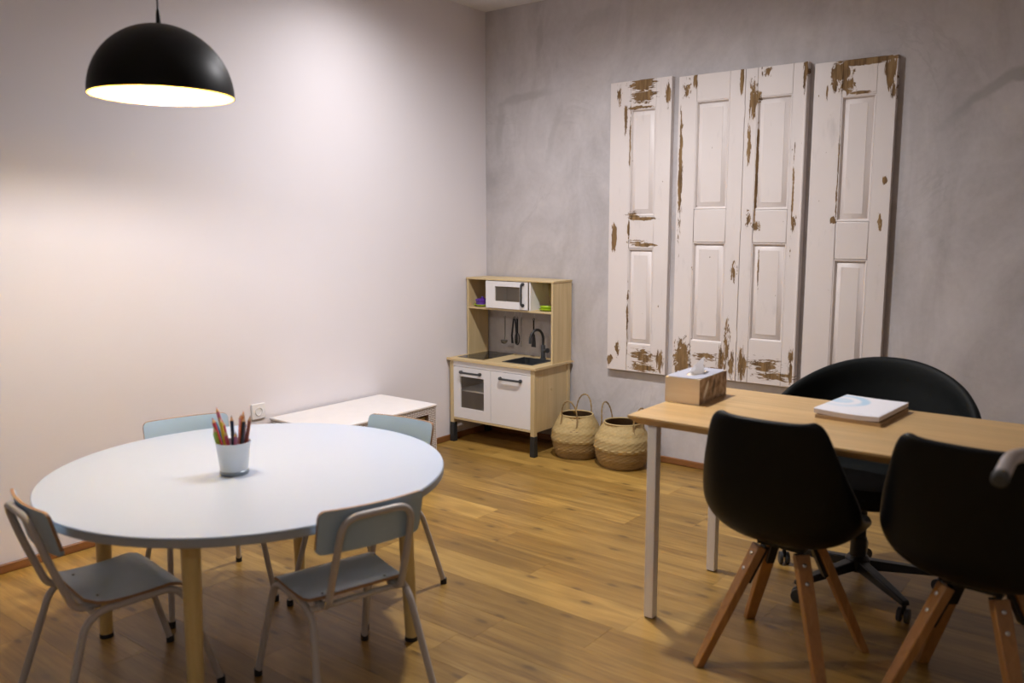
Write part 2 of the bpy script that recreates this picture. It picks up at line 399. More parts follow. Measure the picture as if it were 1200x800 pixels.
downlight(1.55, -1.42, DOWN_W, 'recessed downlight in the ceiling in front of the old shutters')

downlight(4.3, -5.5, DOWN_W*0.21, 'added fill downlight in the ceiling by the rear wall, away from the grey wall')  # unseen lamp, added as weak fill for faces turned to the camera

# ------------------------------------------------------------------ round table
TX, TY, TH, TR = 1.2806, -2.783, 0.60, 0.638
tb = tag(empty('round_table', (TX, TY, 0)), 'round pale blue table with four yellow legs', 'table')
MB().lathe([(0.0005, TH-0.001), (TR-0.004, TH-0.001), (TR-0.001, TH-0.0025)][::-1] + [(0.0005, TH)][:0], 128, cap=False)
MB().lathe([(0.001, TH-0.004), (TR-0.003, TH-0.004), (TR-0.001, TH-0.002), (TR-0.003, TH), (0.001, TH)], 128).build('table_top', M['blue_top'], tb)
MB().lathe([(TR-0.05, TH-0.028), (TR-0.002, TH-0.028), (TR, TH-0.026), (TR, TH-0.005), (TR-0.002, TH-0.004), (TR-0.05, TH-0.004)], 128, closed=True).build('edge_band', M['grey_edge'], tb)
MB().lathe([(0.001, TH-0.026), (TR-0.05, TH-0.026), (TR-0.05, TH-0.0045), (0.001, TH-0.0045)], 96).build('core_board', M['birch_x'], tb)
a0 = math.atan2(0.625, 0.843)
for k in range(4):
    a = a0 + k*PI/2; ct, st = math.cos(a), math.sin(a)
    p1 = Vector((0.505*ct, 0.505*st, TH-0.026)); p0 = Vector((0.525*ct, 0.525*st, 0.012))
    lg = MB().tube([p0, p0.lerp(p1, 0.5), p1], [0.021, 0.024, 0.027], 20).build('leg', M['yellow_leg'], tb)
    MB().tube([Vector((p0.x, p0.y, 0.0)), Vector((p0.x, p0.y, 0.014))], 0.0225, 20).build('foot_cap', M['rubber'], lg)

# ------------------------------------------------------------------ school chairs
def curved_board(x_top, x_bot, z0, z1, wdt, bow, thick, rad=0.018, n=10):
    """upright board across local y, rounded corners, bowed backwards in the middle"""
    rings = []
    cols = []
    q = rad/(wdt/2)
    stops = [-1 + q*k for k in (0, .04, .12, .25, .45, .7)] + [-1+q + (2-2*q)*k/n for k in range(n+1)] + [1 - q*k for k in (.7, .45, .25, .12, .04, 0)]
    for s in stops:
        y = s*wdt/2
        e = max(0.0, abs(y) - (wdt/2 - rad)); dz = rad - math.sqrt(max(0.0, rad*rad - e*e)) if e > 0 else 0
        za, zb = z0+dz, z1-dz
        ring = []
        for (z, off) in ((za, 0), (zb, 0), (zb, thick), (za, thick)):
            f = (z-z0)/(z1-z0); x = x_bot + (x_top-x_bot)*f - bow*(1-s*s) + off
            ring.append((x, y, z))
        cols.append(ring)
    return cols
def make_school_chair():
    t = empty('school_chair')
    # seat, saddle shaped ply
    n, k = 12, 10; v = []; f = []
    sw, x0, x1, zs = 0.325, -0.135, 0.15, 0.36
    def sp(i, j, d):
        s = -1 + 2*i/n; u = j/k; x = x0 + (x1-x0)*u
        cut = 0.16*max(0, 1-u/0.22)**2.2 + 0.10*max(0, 1-(1-u)/0.18)**2.2
        y = s*sw/2*(0.93+0.07*u)*(1-cut)
        z = zs - 0.010*math.sin(PI*min(1, u*1.15))*(1-0.3*s*s) + 0.012*max(0, (0.2-u)/0.2)**2 - 0.035*max(0, (u-0.78)/0.22)**2
        return (x, y, z-d)
    for d in (0, 0.010):
        for i in range(n+1):
            for j in range(k+1): v.append(sp(i, j, d))
    W = (n+1)*(k+1)
    for i in range(n):
        for j in range(k):
            a, b, c, d = i*(k+1)+j, (i+1)*(k+1)+j, (i+1)*(k+1)+j+1, i*(k+1)+j+1
            f.append((a, b, c, d)); f.append((W+d, W+c, W+b, W+a))
    MB().add(v, f).build('seat', M['blue_ply'], t)
    loop = [i*(k+1) for i in range(n+1)] + [n*(k+1)+j for j in range(1, k+1)] + [i*(k+1)+k for i in range(n-1, -1, -1)] + [j for j in range(k-1, 0, -1)]
    L = len(loop)
    ev = [v[q] for q in loop] + [v[W+q] for q in loop]
    MB().add(ev, [(i, (i+1) % L, L+(i+1) % L, L+i) for i in range(L)]).build('seat_edge', M['ply_edge'], t)
    # backrest
    cols = curved_board(-0.222, -0.19, 0.515, 0.645, 0.320, 0.022, 0.010)
    MB().loft(cols).build('backrest', M['blue_ply'], t, angle=50)
    ec = []
    for ring in cols:
        (xa, y, za), (xb, _, zb), (xc, _, _), (xd, _, _) = ring
        ec.append((xb, xc, y, za, zb, xa, xd))
    mb = MB()
    mb.loft([[(q[0]+0.0005, q[2], q[4]-0.002), (q[0]+0.0005, q[2], q[4]+0.0012), (q[1]-0.0005, q[2], q[4]+0.0012), (q[1]-0.0005, q[2], q[4]-0.002)] for q in ec])
    for q in (ec[0], ec[-1]):
        sg = 1 if q[2] > 0 else -1
        yy0, yy1 = sorted((q[2]-sg*0.002, q[2]+sg*0.0012))
        v8 = [(q[5]+0.0005, yy0, q[3]), (q[6]-0.0005, yy0, q[3]), (q[6]-0.0005, yy1, q[3]), (q[5]+0.0005, yy1, q[3]),
              (q[0]+0.0005, yy0, q[4]), (q[1]-0.0005, yy0, q[4]), (q[1]-0.0005, yy1, q[4]), (q[0]+0.0005, yy1, q[4])]
        mb.add(v8, [(0,3,2,1),(4,5,6,7),(0,1,5,4),(1,2,6,5),(2,3,7,6),(3,0,4,7)])
    mb.build('backrest_edge', M['ply_edge'], t)
    R = 0.0105
    for sgn in (-1, 1):
        path = fillet([(0.22, sgn*0.185, 0.012), (0.125, sgn*0.155, 0.338), (-0.135, sgn*0.150, 0.332), (-0.235, sgn*0.185, 0.012)], 0.06, 8)
        lg = MB().tube(path, R, 12).build('side_frame', M['chair_tube'], t)
        for px in (path[0], path[-1]):
            MB().tube([(px.x, px.y, 0.0), (px.x, px.y, 0.022)], 0.0125, 12).build('foot_cap', M['rubber'], lg)
    # arch behind the backrest, growing out of the rear cross tube
    arch = fillet([(-0.09, -0.115, 0.338), (-0.155, -0.115, 0.34), (-0.214, -0.112, 0.50), (-0.250, -0.105, 0.624), (-0.250, 0.105, 0.624), (-0.214, 0.112, 0.50), (-0.155, 0.115, 0.34), (-0.09, 0.115, 0.338)], 0.055, 8)
    MB().tube(arch, R, 12).build('back_arch', M['chair_tube'], t)
    MB().tube([(-0.12, -0.15, 0.333), (-0.12, 0.15, 0.333)], 0.009, 10).build('rear_cross_bar', M['chair_tube'], t)
    MB().tube([(0.09, -0.15, 0.333), (0.09, 0.15, 0.333)], 0.009, 10).build('front_cross_bar', M['chair_tube'], t)
    for sx, sy in ((-0.09, -0.10), (-0.09, 0.10)):
        MB().lathe([(0.004, 0), (0.004, 0.0015), (0.002, 0.002)], 10, (sx, sy, 0.3575)).build('rivet', M['dark_plastic'], t)
    return t
proto = make_school_chair()
spots = [((1.743, -2.805), math.radians(165.2), 'pale blue school chair on the desk side of the round table'),
         ((1.2206, -3.221), math.radians(83.1), 'pale blue school chair across the round table from the wicker bench'),
         ((0.823, -2.681), math.radians(-17.4), 'pale blue school chair between the round table and the white wall'),
         ((1.3235, -2.323), math.radians(-84), 'pale blue school chair between the round table and the white wicker bench')]
for i, ((x, y), a, lab) in enumerate(spots):
    c = proto if i == 0 else copy_tree(proto)
    c.location = (x, y, 0); c.rotation_euler = (0, 0, a)
    tag(c, lab, 'chair', 'school chairs around the round table')

# ------------------------------------------------------------------ pencil pot and pencils
PX, PY = 1.292, -2.853
pot = tag(empty('pencil_pot', (PX, PY, TH)), 'small pale zinc bucket holding coloured pencils', 'pot')
MB().lathe([(0.001, 0.012), (0.041, 0.012), (0.053, 0.105), (0.0555, 0.107), (0.0555, 0.103), (0.0540, 0.100), (0.0435, 0.014), (0.0435, 0.012)][::-1], 40, cap=False).build('bucket', M['zinc'], pot)
MB().lathe([(0.0425, 0.0), (0.0455, 0.001), (0.0455, 0.012), (0.0435, 0.0135), (0.001, 0.0135)], 40).build('base_band', plain('dull zinc band', (0.30, 0.34, 0.36), 0.4, 0.5), pot)
def pencil(bx, by, tx, ty, tz, color, name, r=0.0058, tip='up'):
    """leans from (bx,by) at the bucket floor to the tip (tx,ty,tz); offsets from the pot centre, x to the photo's right, y away"""
    R3 = lambda a, b: Vector((PX + a*rt.x + b*(-rt.y), PY + a*rt.y + b*rt.x, 0))
    p0 = R3(bx, by); p0.z = TH + 0.016 + r; p1 = R3(tx, ty); p1.z = TH + tz
    d = (p1-p0).normalized(); L = (p1-p0).length
    t = tag(empty('coloured_pencil', p0), color[1] + ' pencil standing in the zinc bucket', 'pencil', 'pencils in the zinc bucket')
    t.rotation_mode = 'QUATERNION'; t.rotation_quaternion = d.to_track_quat('Z', 'Y')
    mc = plain('pencil ' + color[1], color[0], 0.35, 0, 0.03)
    MB().lathe([(r, 0), (r, L-0.017)], 6).build('shaft', mc, t, smooth=False)
    MB().lathe([(r, L-0.017), (r*0.32, L-0.006)], 10).build('cut_wood', M['pencil_wood'], t)
    MB().lathe([(r*0.32, L-0.006), (0.0003, L)], 8).build('lead', mc, t)
M['pencil_wood'] = wood('cedar pencil wood', (0.50, 0.27, 0.14), (0.62, 0.36, 0.20), (0.70, 0.44, 0.26), 'z', 0.6)
for args in [(-0.002, 0.010, -0.070, 0.020, 0.178, ((0.02, 0.16, 0.42), 'bright blue')),
             (-0.018, -0.004, -0.066, 0.006, 0.182, ((0.50, 0.04, 0.06), 'red')),
             (-0.014, 0.027, -0.060, 0.030, 0.212, ((0.62, 0.16, 0.26), 'tall rose pink')),
             (-0.022, -0.022, -0.050, -0.030, 0.160, ((0.36, 0.50, 0.04), 'lime green')),
             (-0.004, -0.020, -0.034, -0.020, 0.190, ((0.72, 0.52, 0.03), 'yellow')),
             (-0.004, -0.004, -0.030, -0.004, 0.176, ((0.70, 0.10, 0.16), 'crimson')),
             (0.006, -0.014, 0.006, -0.022, 0.196, ((0.012, 0.018, 0.045), 'navy')),
             (0.010, 0.012, 0.022, 0.020, 0.192, ((0.66, 0.40, 0.55), 'pale lilac')),
             (0.016, 0.002, 0.036, 0.006, 0.204, ((0.72, 0.20, 0.02), 'orange')),
             (0.022, -0.016, 0.046, -0.018, 0.192, ((0.012, 0.012, 0.012), 'black')),
             (0.026, 0.006, 0.058, 0.004, 0.190, ((0.34, 0.07, 0.025), 'rust brown')),
             (0.018, 0.022, 0.030, 0.034, 0.170, ((0.10, 0.03, 0.12), 'dark plum')),
             (-0.030, -0.012, -0.056, -0.014, 0.150, ((0.05, 0.30, 0.10), 'short green')),
             (0.000, -0.026, -0.012, -0.034, 0.150, ((0.62, 0.06, 0.10), 'short scarlet')),
             (0.012, -0.026, 0.022, -0.036, 0.148, ((0.40, 0.10, 0.20), 'short maroon'))]:
    pencil(*args[:5], args[5], 'p')

# ------------------------------------------------------------------ pendant lamp
LX, LY, LZ, LR = 1.109, -2.924, 1.795, 0.2147
pl = tag(empty('pendant_lamp', (LX, LY, LZ)), 'black dome pendant lamp lit over the round table', 'lamp')
prof = [(LR*math.cos(a), LR*math.sin(a)*1.0) for a in [PI/2*k/22 for k in range(23)]]
prof[-1] = (0.004, LR)
MB().lathe(prof, 96, cap=False).build('shade', M['dome_black'], pl)
prof2 = [(0.004 if k == 22 else (LR-0.003)*math.cos(PI/2*k/22), (LR-0.003)*math.sin(PI/2*k/22)) for k in range(23)]
MB().lathe(prof2, 96, cap=False).build('shade_lining', M['dome_inside'], pl)
MB().lathe([(LR-0.0032, -0.001), (LR+0.0006, -0.001), (LR+0.0006, 0.002), (LR-0.0032, 0.002)], 96, closed=True).build('shade_rim', plain('brass coloured rim', (0.35, 0.2, 0.07), 0.4), pl)
MB().lathe([(0.008, LR-0.002), (0.0065, LR+0.03), (0.004, LR+0.045)], 16).build('cord_grip', M['black_metal'], pl)
MB().tube([(0, 0, LR+0.04), (0, 0, CEIL-LZ-0.02)], 0.0028, 8).build('cord', M['black_metal'], pl)
MB().lathe([(0.02, CEIL-LZ-0.055), (0.05, CEIL-LZ-0.04), (0.05, CEIL-LZ)], 24).build('ceiling_rose', M['black_metal'], pl)
MB().lathe([(0.020, 0.10), (0.022, 0.15), (0.018, LR-0.004)], 20).build('lamp_holder', M['white_paint'], pl)
bm = bmesh.new(); bmesh.ops.create_uvsphere(bm, u_segments=16, v_segments=10, radius=0.032); me = bpy.data.meshes.new('bulb'); bm.to_mesh(me); bm.free()
me.polygons.foreach_set('use_smooth', [True]*len(me.polygons)); me.materials.append(M['bulb'])
bo = bpy.data.objects.new('bulb', me); COL.objects.link(bo); bo.parent = pl; bo.location = (0, 0, 0.066)

# ------------------------------------------------------------------ wicker bench by the white wall
BX0, BX1, BY0, BY1, BZ = 0.017, 0.475, -1.80, -1.015, 0.41
be = tag(empty('wicker_bench', ((BX0+BX1)/2, (BY0+BY1)/2, 0)), 'low white wicker bench against the white wall behind the round table', 'bench')
ox, oy = (BX0+BX1)/2, (BY0+BY1)/2
hx, hy = (BX1-BX0)/2, (BY1-BY0)/2
MB().box(-hx, hx, -hy, hy, BZ-0.014, BZ).build('bench_top', M['wicker_white'], be, bevel=0.004)
MB().box(-hx+0.006, hx-0.006, -hy+0.006, hy-0.006, BZ-0.052, BZ-0.014).build('rim_core', M['wicker_gap'], be)
MB().box(-hx+0.006, hx-0.006, hy-0.066, hy-0.006, 0, BZ-0.052).build('end_core', M['wicker_gap'], be)
MB().box(-hx+0.006, hx-0.006, -hy+0.006, -hy+0.066, 0, BZ-0.052).build('end_core', M['wicker_gap'], be)
MB().box(-hx+0.006, -hx+0.02, -hy+0.066, hy-0.066, 0.03, BZ-0.052).build('back_panel', M['wicker_gap'], be)
def weave(name, y0, y1, z0, z1, xface, stepy=0.0135, stepz=0.0105):
    mb = MB(); ny = max(1, round((y1-y0)/stepy)); nz = max(1, round((z1-z0)/stepz)); dy = (y1-y0)/ny; dz = (z1-z0)/nz
    for i in range(ny):
        for j in range(nz):
            cy, cz = y0+dy*(i+0.5), z0+dz*(j+0.5); pr = 0.003 if (i+j) % 2 else 0.0016; q = 0.34 if (i+j) % 2 else 0.40
            v = [(xface-0.002, cy-dy*0.37, cz-dz*q), (xface-0.002, cy+dy*0.37, cz-dz*q), (xface-0.002, cy+dy*0.37, cz+dz*q), (xface-0.002, cy-dy*0.37, cz+dz*q),
                 (xface+pr, cy-dy*0.3, cz-dz*0.26), (xface+pr, cy+dy*0.3, cz-dz*0.26), (xface+pr, cy+dy*0.3, cz+dz*0.26), (xface+pr, cy-dy*0.3, cz+dz*0.26)]
            mb.add(v, [(0,1,5,4),(1,2,6,5),(2,3,7,6),(3,0,4,7),(4,5,6,7)])
    o = mb.build(name, M['wicker_white'], be, smooth=False); o['kind'] = 'stuff'; return o
weave('woven_rim', -hy, hy, BZ-0.052, BZ-0.014, hx-0.006)
weave('woven_post', hy-0.066, hy, 0.0, BZ-0.052, hx-0.006)
weave('woven_post', -hy, -hy+0.066, 0.0, BZ-0.052, hx-0.006)
def weave_end():
    mb = MB()
    for i in range(30):
        for j in range(38):
            x = -hx + (2*hx)*(i+0.5)/30; z = 0.002 + (BZ-0.018)*(j+0.5)/38; pr = 0.003 if (i+j) % 2 else 0.0016
            a, b = 2*hx/30, (BZ-0.018)/38
            v = [(x-a*.46, -hy+0.008, z-b*.42), (x+a*.46, -hy+0.008, z-b*.42), (x+a*.46, -hy+0.008, z+b*.42), (x-a*.46, -hy+0.008, z+b*.42),
                 (x-a*.3, -hy+0.006-pr, z-b*.26), (x+a*.3, -hy+0.006-pr, z-b*.26), (x+a*.3, -hy+0.006-pr, z+b*.26), (x-a*.3, -hy+0.006-pr, z+b*.26)]
            mb.add(v, [(0,1,5,4),(1,2,6,5),(2,3,7,6),(3,0,4,7),(4,5,6,7)])
    o = mb.build('woven_end', M['wicker_white'], be, smooth=False); o['kind'] = 'stuff'
weave_end()
mb = MB()
for j in range(22):
    z = 0.04 + j*0.0142
    mb.tube([(hx-0.03, -hy+0.07, z), (hx-0.03, hy-0.07, z)], 0.0066, 6)
mb.build('seagrass_drawer_front', M['straw_light'], be)

# wall socket
so = tag(empty('wall_socket', (0, -1.856, 0.452)), 'white wall socket on the white wall beside the bench', 'socket')
MB().box(0, 0.010, -0.041, 0.041, -0.041, 0.041).build('plate', M['socket'], so, bevel=0.004)
MB().lathe([(0.022, 0), (0.022, 0.0035), (0.0195, 0.004), (0.0185, -0.008), (0.001, -0.008)], 28, cap=False).build('well', M['socket'], so, loc=(0.010, 0, 0), rot=(0, PI/2, 0))
for dy in (-0.0095, 0.0095):
    MB().lathe([(0.0028, 0), (0.0028, 0.002)], 10).build('hole', M['rubber'], so, loc=(0.0045, dy, 0), rot=(0, PI/2, 0))
MB().lathe([(0.0182, 0.0), (0.0182, 0.001)], 20).build('well_floor', M['dark_plastic'], so, loc=(0.0035, 0, 0), rot=(0, PI/2, 0))

# ------------------------------------------------------------------ toy kitchen
KX, KY = 0.004, -0.017       # left edge of the worktop, its back edge
KW, KD, KC, KT = 0.713, 0.398, 0.553, 1.064
kt = tag(empty('toy_kitchen', (KX, KY, 0)), 'birch and white toy play kitchen in the corner of the room', 'toy kitchen')
def kb(name, mat, x0, x1, y0, y1, z0, z1, parent=None, bevel=0.0015):
    return MB().box(x0, x1, y0, y1, z0, z1).build(name, M[mat], parent or kt, bevel=bevel)
# worktop with a sink cut-out (x .398-.625, y -.325..-.095)
sx0, sx1, sy0, sy1 = 0.402, 0.622, -0.312, -0.095
mb = MB(); zt0 = KC-0.014
mb.box(0, KW, -KD, sy0, zt0, KC).box(0, KW, sy1, 0, zt0, KC).box(0, sx0, sy0, sy1, zt0, KC).box(sx1, KW, sy0, sy1, zt0, KC)
mb.build('worktop', M['birch_x'], kt)
# posts
for px in (0.016, KW-0.016-0.03):
    for py in (-KD+0.012, -0.032):
        kb('post', 'birch_z', px, px+0.03, py, py+0.03, 0.128, zt0)
        lg = MB().loft([[(px-0.003, py-0.003, 0), (px+0.033, py-0.003, 0), (px+0.033, py+0.033, 0), (px-0.003, py+0.033, 0)],
                        [(px-0.001, py-0.001, 0.128), (px+0.031, py-0.001, 0.128), (px+0.031, py+0.031, 0.128), (px-0.001, py+0.031, 0.128)]]).build('leg_cap', M['dark_leg'], kt, bevel=0.002)
yf = -KD + 0.016
for xa, xb in ((0.020, 0.030), (KW-0.030, KW-0.020)):
    kb('side_panel', 'birch_z', xa, xb, -KD+0.042, -0.032, 0.150, zt0)
MB().lathe([(0.011, 0), (0.011, 0.0015), (0.008, 0.0025)], 20).build('side_plug', M['birch_z'], kt, loc=(KW-0.020, -0.20, 0.40), rot=(0, PI/2, 0))
kb('bottom_panel', 'birch_x', 0.046, KW-0.046, -KD+0.012, -0.03, 0.152, 0.165)
kb('back_panel', 'white_paint', 0.046, KW-0.046, -0.014, -0.010, 0.165, zt0, bevel=0)
kb('frieze', 'white_door', 0.046, KW-0.046, yf-0.004, yf+0.010, 0.503, zt0)
kb('divider', 'white_paint', 0.350, 0.362, -KD+0.035, -0.015, 0.166, 0.50, bevel=0)
def handle(parent, x0, x1, z, y, vertical=False, zs=None):
    if not vertical:
        path = fillet([(x0, y, z), (x0, y-0.022, z), (x1, y-0.022, z), (x1, y, z)], 0.012, 5)
    else:
        path = fillet([(x0, y, zs[0]), (x0, y-0.022, zs[0]), (x0, y-0.022, zs[1]), (x0, y, zs[1])], 0.012, 5)
    mb = MB().tube(path, 0.0068, 10)
    for e in (path[0], path[-1]):
        c = Vector(e); mb.tube([c, c+Vector((0, -0.012, 0))], 0.0105, 12)
    return mb.build('handle', M['dark_plastic'], parent)
# left door with window
dl0, dl1, dz0, dz1 = 0.047, 0.3545, 0.167, 0.500
wl0, wl1, wz0, wz1 = 0.104, 0.300, 0.234, 0.440
mb = MB(); ya, yb = yf-0.003, yf+0.009
mb.box(dl0, wl0, ya, yb, dz0, dz1).box(wl1, dl1, ya, yb, dz0, dz1).box(wl0, wl1, ya, yb, dz0, wz0).box(wl0, wl1, ya, yb, wz1, dz1)
od = mb.build('oven_door', M['white_door'], kt)
MB().box(wl0, wl1, yb-0.004, yb-0.002, wz0, wz1).build('pane', M['acrylic'], od)
handle(od, 0.114, 0.272, 0.468, ya)
kb('oven_shelf', 'white_paint', 0.047, 0.349, -KD+0.05, -0.02, 0.335, 0.343)
fd = kb('cupboard_door', 'white_door', 0.3575, KW-0.047, ya, yb, dz0, dz1)
handle(fd, 0.436, 0.594, 0.462, ya)
# hob
hb = kb('hob', 'hob', 0.038, 0.258, -0.334, -0.018, KC, KC+0.0025, bevel=0.001)
for hx_, hy_, hr in ((0.148, -0.25, 0.058), (0.148, -0.10, 0.048)):
    MB().lathe([(hr-0.0015, KC+0.0024), (hr-0.0015, KC+0.0029), (hr, KC+0.0029), (hr, KC+0.0024)], 40, (hx_, hy_, 0), closed=True).build('hob_ring', plain('grey ring print', (0.05, 0.05, 0.05), 0.4), hb)
# sink
mb = MB()
d = 0.008; zb = KC-0.075
mb.box(sx0-d, sx1+d, sy0-d, sy0+0.004, KC, KC+0.003).box(sx0-d, sx1+d, sy1-0.004, sy1+d, KC, KC+0.003).box(sx0-d, sx0+0.004, sy0, sy1, KC, KC+0.003).box(sx1-0.004, sx1+d, sy0, sy1, KC, KC+0.003)
mb.box(sx0+0.001, sx0+0.004, sy0, sy1, zb, KC).box(sx1-0.004, sx1-0.001, sy0, sy1, zb, KC).box(sx0, sx1, sy0+0.001, sy0+0.004, zb, KC).box(sx0, sx1, sy1-0.004, sy1-0.001, zb, KC).box(sx0, sx1, sy0, sy1, zb-0.003, zb)
mb.build('sink', M['dark_plastic'], kt)
fa = MB().lathe([(0.020, 0), (0.020, 0.006), (0.0145, 0.008), (0.0145, 0.085), (0.012, 0.09)], 20).build('faucet', M['dark_plastic'], kt, loc=(0.533, -0.070, KC))
pts = [Vector((0, 0, 0.08))] + [Vector((0, 0, 0.13)) + Vector((-0.055+0.055*math.cos(a), 0, 0))*0 + Vector(((-0.25)*(0.052-0.052*math.cos(a)), -(0.052-0.052*math.cos(a)), 0.062*math.sin(a))) for a in [PI*k/12 for k in range(13)]]
pts.append(pts[-1] + Vector((0, -0.002, -0.022)))
MB().tube(pts, 0.0085, 12).build('spout', M['dark_plastic'], fa)
MB().tube([(0, 0, 0.055), (0.036, -0.004, 0.058)], 0.010, 12).build('tap_valve', M['dark_plastic'], fa)
MB().tube([(0.034, -0.004, 0.058), (0.04, -0.006, 0.058)], 0.016, 14).build('tap_knob', M['dark_plastic'], fa)
# hutch
HD = 0.205; hy0 = -HD
kb('hutch_side', 'birch_z', 0.010, 0.024, hy0, -0.001, KC, KT-0.012)
kb('hutch_side', 'birch_z', KW-0.024, KW-0.010, hy0, -0.001, KC, KT-0.012)
kb('hutch_top', 'birch_x', 0.006, KW-0.006, hy0-0.003, 0.0, KT-0.012, KT)
SZ = 0.872
kb('hutch_shelf', 'birch_x', 0.024, KW-0.024, hy0+0.002, -0.001, SZ-0.012, SZ)
kb('hutch_back', 'birch_x', 0.024, KW-0.024, -0.006, -0.002, SZ, KT-0.012, bevel=0)
mx0, mx1 = 0.178, 0.530
kb('microwave_side', 'white_paint', mx0, mx0+0.010, hy0+0.002, -0.006, SZ, KT-0.012)
kb('microwave_side', 'white_paint', mx1-0.010, mx1, hy0+0.002, -0.006, SZ, KT-0.012)
md0, md1, mz0, mz1 = mx0+0.002, mx1-0.016, SZ+0.004, KT-0.016
mw0, mw1, mwz0, mwz1 = 0.256, 0.455, 0.922, 1.016
mb = MB(); ya2, yb2 = hy0-0.010, hy0+0.001
mb.box(md0, mw0, ya2, yb2, mz0, mz1).box(mw1, md1, ya2, yb2, mz0, mz1).box(mw0, mw1, ya2, yb2, mz0, mwz0).box(mw0, mw1, ya2, yb2, mwz1, mz1)
mdoor = mb.build('microwave_door', M['white_door'], kt)
MB().box(mw0, mw1, yb2-0.004, yb2-0.002, mwz0, mwz1).build('pane', M['acrylic'], mdoor)
handle(mdoor, 0.482, 0, 0, ya2, True, (0.905, 1.036))
# rail under the shelf with hooks
ry, rz_ = -0.085, SZ-0.022
rail = MB().tube([(0.024, ry, rz_), (KW-0.024, ry, rz_)], 0.004, 8).build('utensil_rail', M['steel'], kt)
HOOKX = (0.245, 0.322, 0.346, 0.378, 0.478)
for hxk in HOOKX:
    p = [(hxk, ry+0.0055, rz_-0.004), (hxk, ry+0.0055, rz_+0.004), (hxk, ry, rz_+0.0062), (hxk, ry-0.0058, rz_+0.003), (hxk, ry-0.006, rz_-0.02), (hxk, ry-0.004, rz_-0.036), (hxk, ry-0.012, rz_-0.043), (hxk, ry-0.020, rz_-0.036), (hxk, ry-0.020, rz_-0.028)]
    MB().tube(fillet(p, 0.006, 4), 0.0016, 6).build('hook', M['steel'], rail)
UZ = rz_-0.040      # where utensils hang
def at_hook(name, k, label, cat='utensil'):
    return tag(empty(name, (KX+HOOKX[k], KY+ry-0.012, UZ)), label, cat, 'toy utensils hanging under the toy kitchen shelf')
def loop(r, z): return [(r*math.cos(a), 0, z + r*math.sin(a)) for a in [2*PI*q/14 for q in range(14)]]
u = at_hook('ladle', 0, 'steel toy ladle hanging from a hook of the toy kitchen', 'ladle')
MB().tube(loop(0.007, -0.004), 0.0016, 6, closed=True).tube([(0, 0, -0.010), (0, 0, -0.13), (0, -0.004, -0.15)], 0.0034, 8).build('handle', M['steel_dark'], u)
hemi = [(0.024*math.sin(PI*q/16), -0.155-0.024*math.cos(PI*q/16)+0.0) for q in range(1, 9)]
MB().lathe(hemi + [(a*0.92, b+0.0012) for a, b in hemi[::-1]], 24, (0, -0.010, 0), cap=True).build('bowl', M['steel_dark'], u)
u = at_hook('tongs', 1, 'black toy tongs hanging beside the steel ladle', 'tongs')
mb = MB().tube(loop(0.007, -0.004), 0.0022, 6, closed=True)
mb.build('hanging_loop', M['black_metal'], u)
for sg in (-1, 1):
    MB().loft([[(sg*0.006+a, b, -0.010) for a, b in ((-.005,-.003),(.005,-.003),(.005,.003),(-.005,.003))], [(sg*0.020+a, b, -0.12) for a, b in ((-.006,-.003),(.006,-.003),(.006,.003),(-.006,.003))], [(sg*0.015+a, b, -0.172) for a, b in ((-.009,-.002),(.009,-.002),(.009,.002),(-.009,.002))]]).build('arm', M['black_metal'], u, bevel=0.001)
u = at_hook('whisk', 2, 'black toy whisk hanging between the tongs and a thin steel fork', 'whisk')
MB().tube(loop(0.006, -0.003), 0.0018, 6, closed=True).tube([(0, 0, -0.008), (0, 0, -0.10)], 0.0062, 10).build('handle', M['black_metal'], u)
for q in range(4):
    a = PI*q/4
    MB().tube([(0.017*math.sin(s)*math.cos(a), 0.017*math.sin(s)*math.sin(a), -0.10-0.04+0.04*math.cos(s)) for s in [2*PI*k/18 for k in range(18)]], 0.0015, 5, closed=True).build('wire', M['black_metal'], u)
u = at_hook('serving_fork', 3, 'thin steel toy fork hanging between the whisk and the spatula', 'fork')
MB().tube(loop(0.006, -0.003), 0.0015, 6, closed=True).tube([(0, 0, -0.009), (0, 0, -0.15)], 0.0022, 8).build('handle', M['steel_dark'], u)
for dx in (-0.006, 0.0, 0.006):
    MB().tube(fillet([(0, 0, -0.148), (dx, 0, -0.158), (dx, 0, -0.188)], 0.004, 3), 0.0014, 6).build('tine', M['steel_dark'], u)
u = at_hook('spatula', 4, 'black toy spatula hanging behind the faucet of the toy kitchen', 'spatula')
MB().tube(loop(0.007, -0.004), 0.002, 6, closed=True).tube([(0, 0, -0.010), (0, 0, -0.11)], 0.0048, 8).build('handle', M['black_metal'], u)
MB().loft([[(a*0.007, b*0.003, -0.10) for a, b in ((-1,-1),(1,-1),(1,1),(-1,1))], [(a*0.013, b*0.002, -0.125) for a, b in ((-1,-1),(1,-1),(1,1),(-1,1))], [(a*0.018, b*0.0015, -0.182) for a, b in ((-1,-1),(1,-1),(1,1),(-1,1))]]).build('blade', M['black_metal'], u, bevel=0.0008)
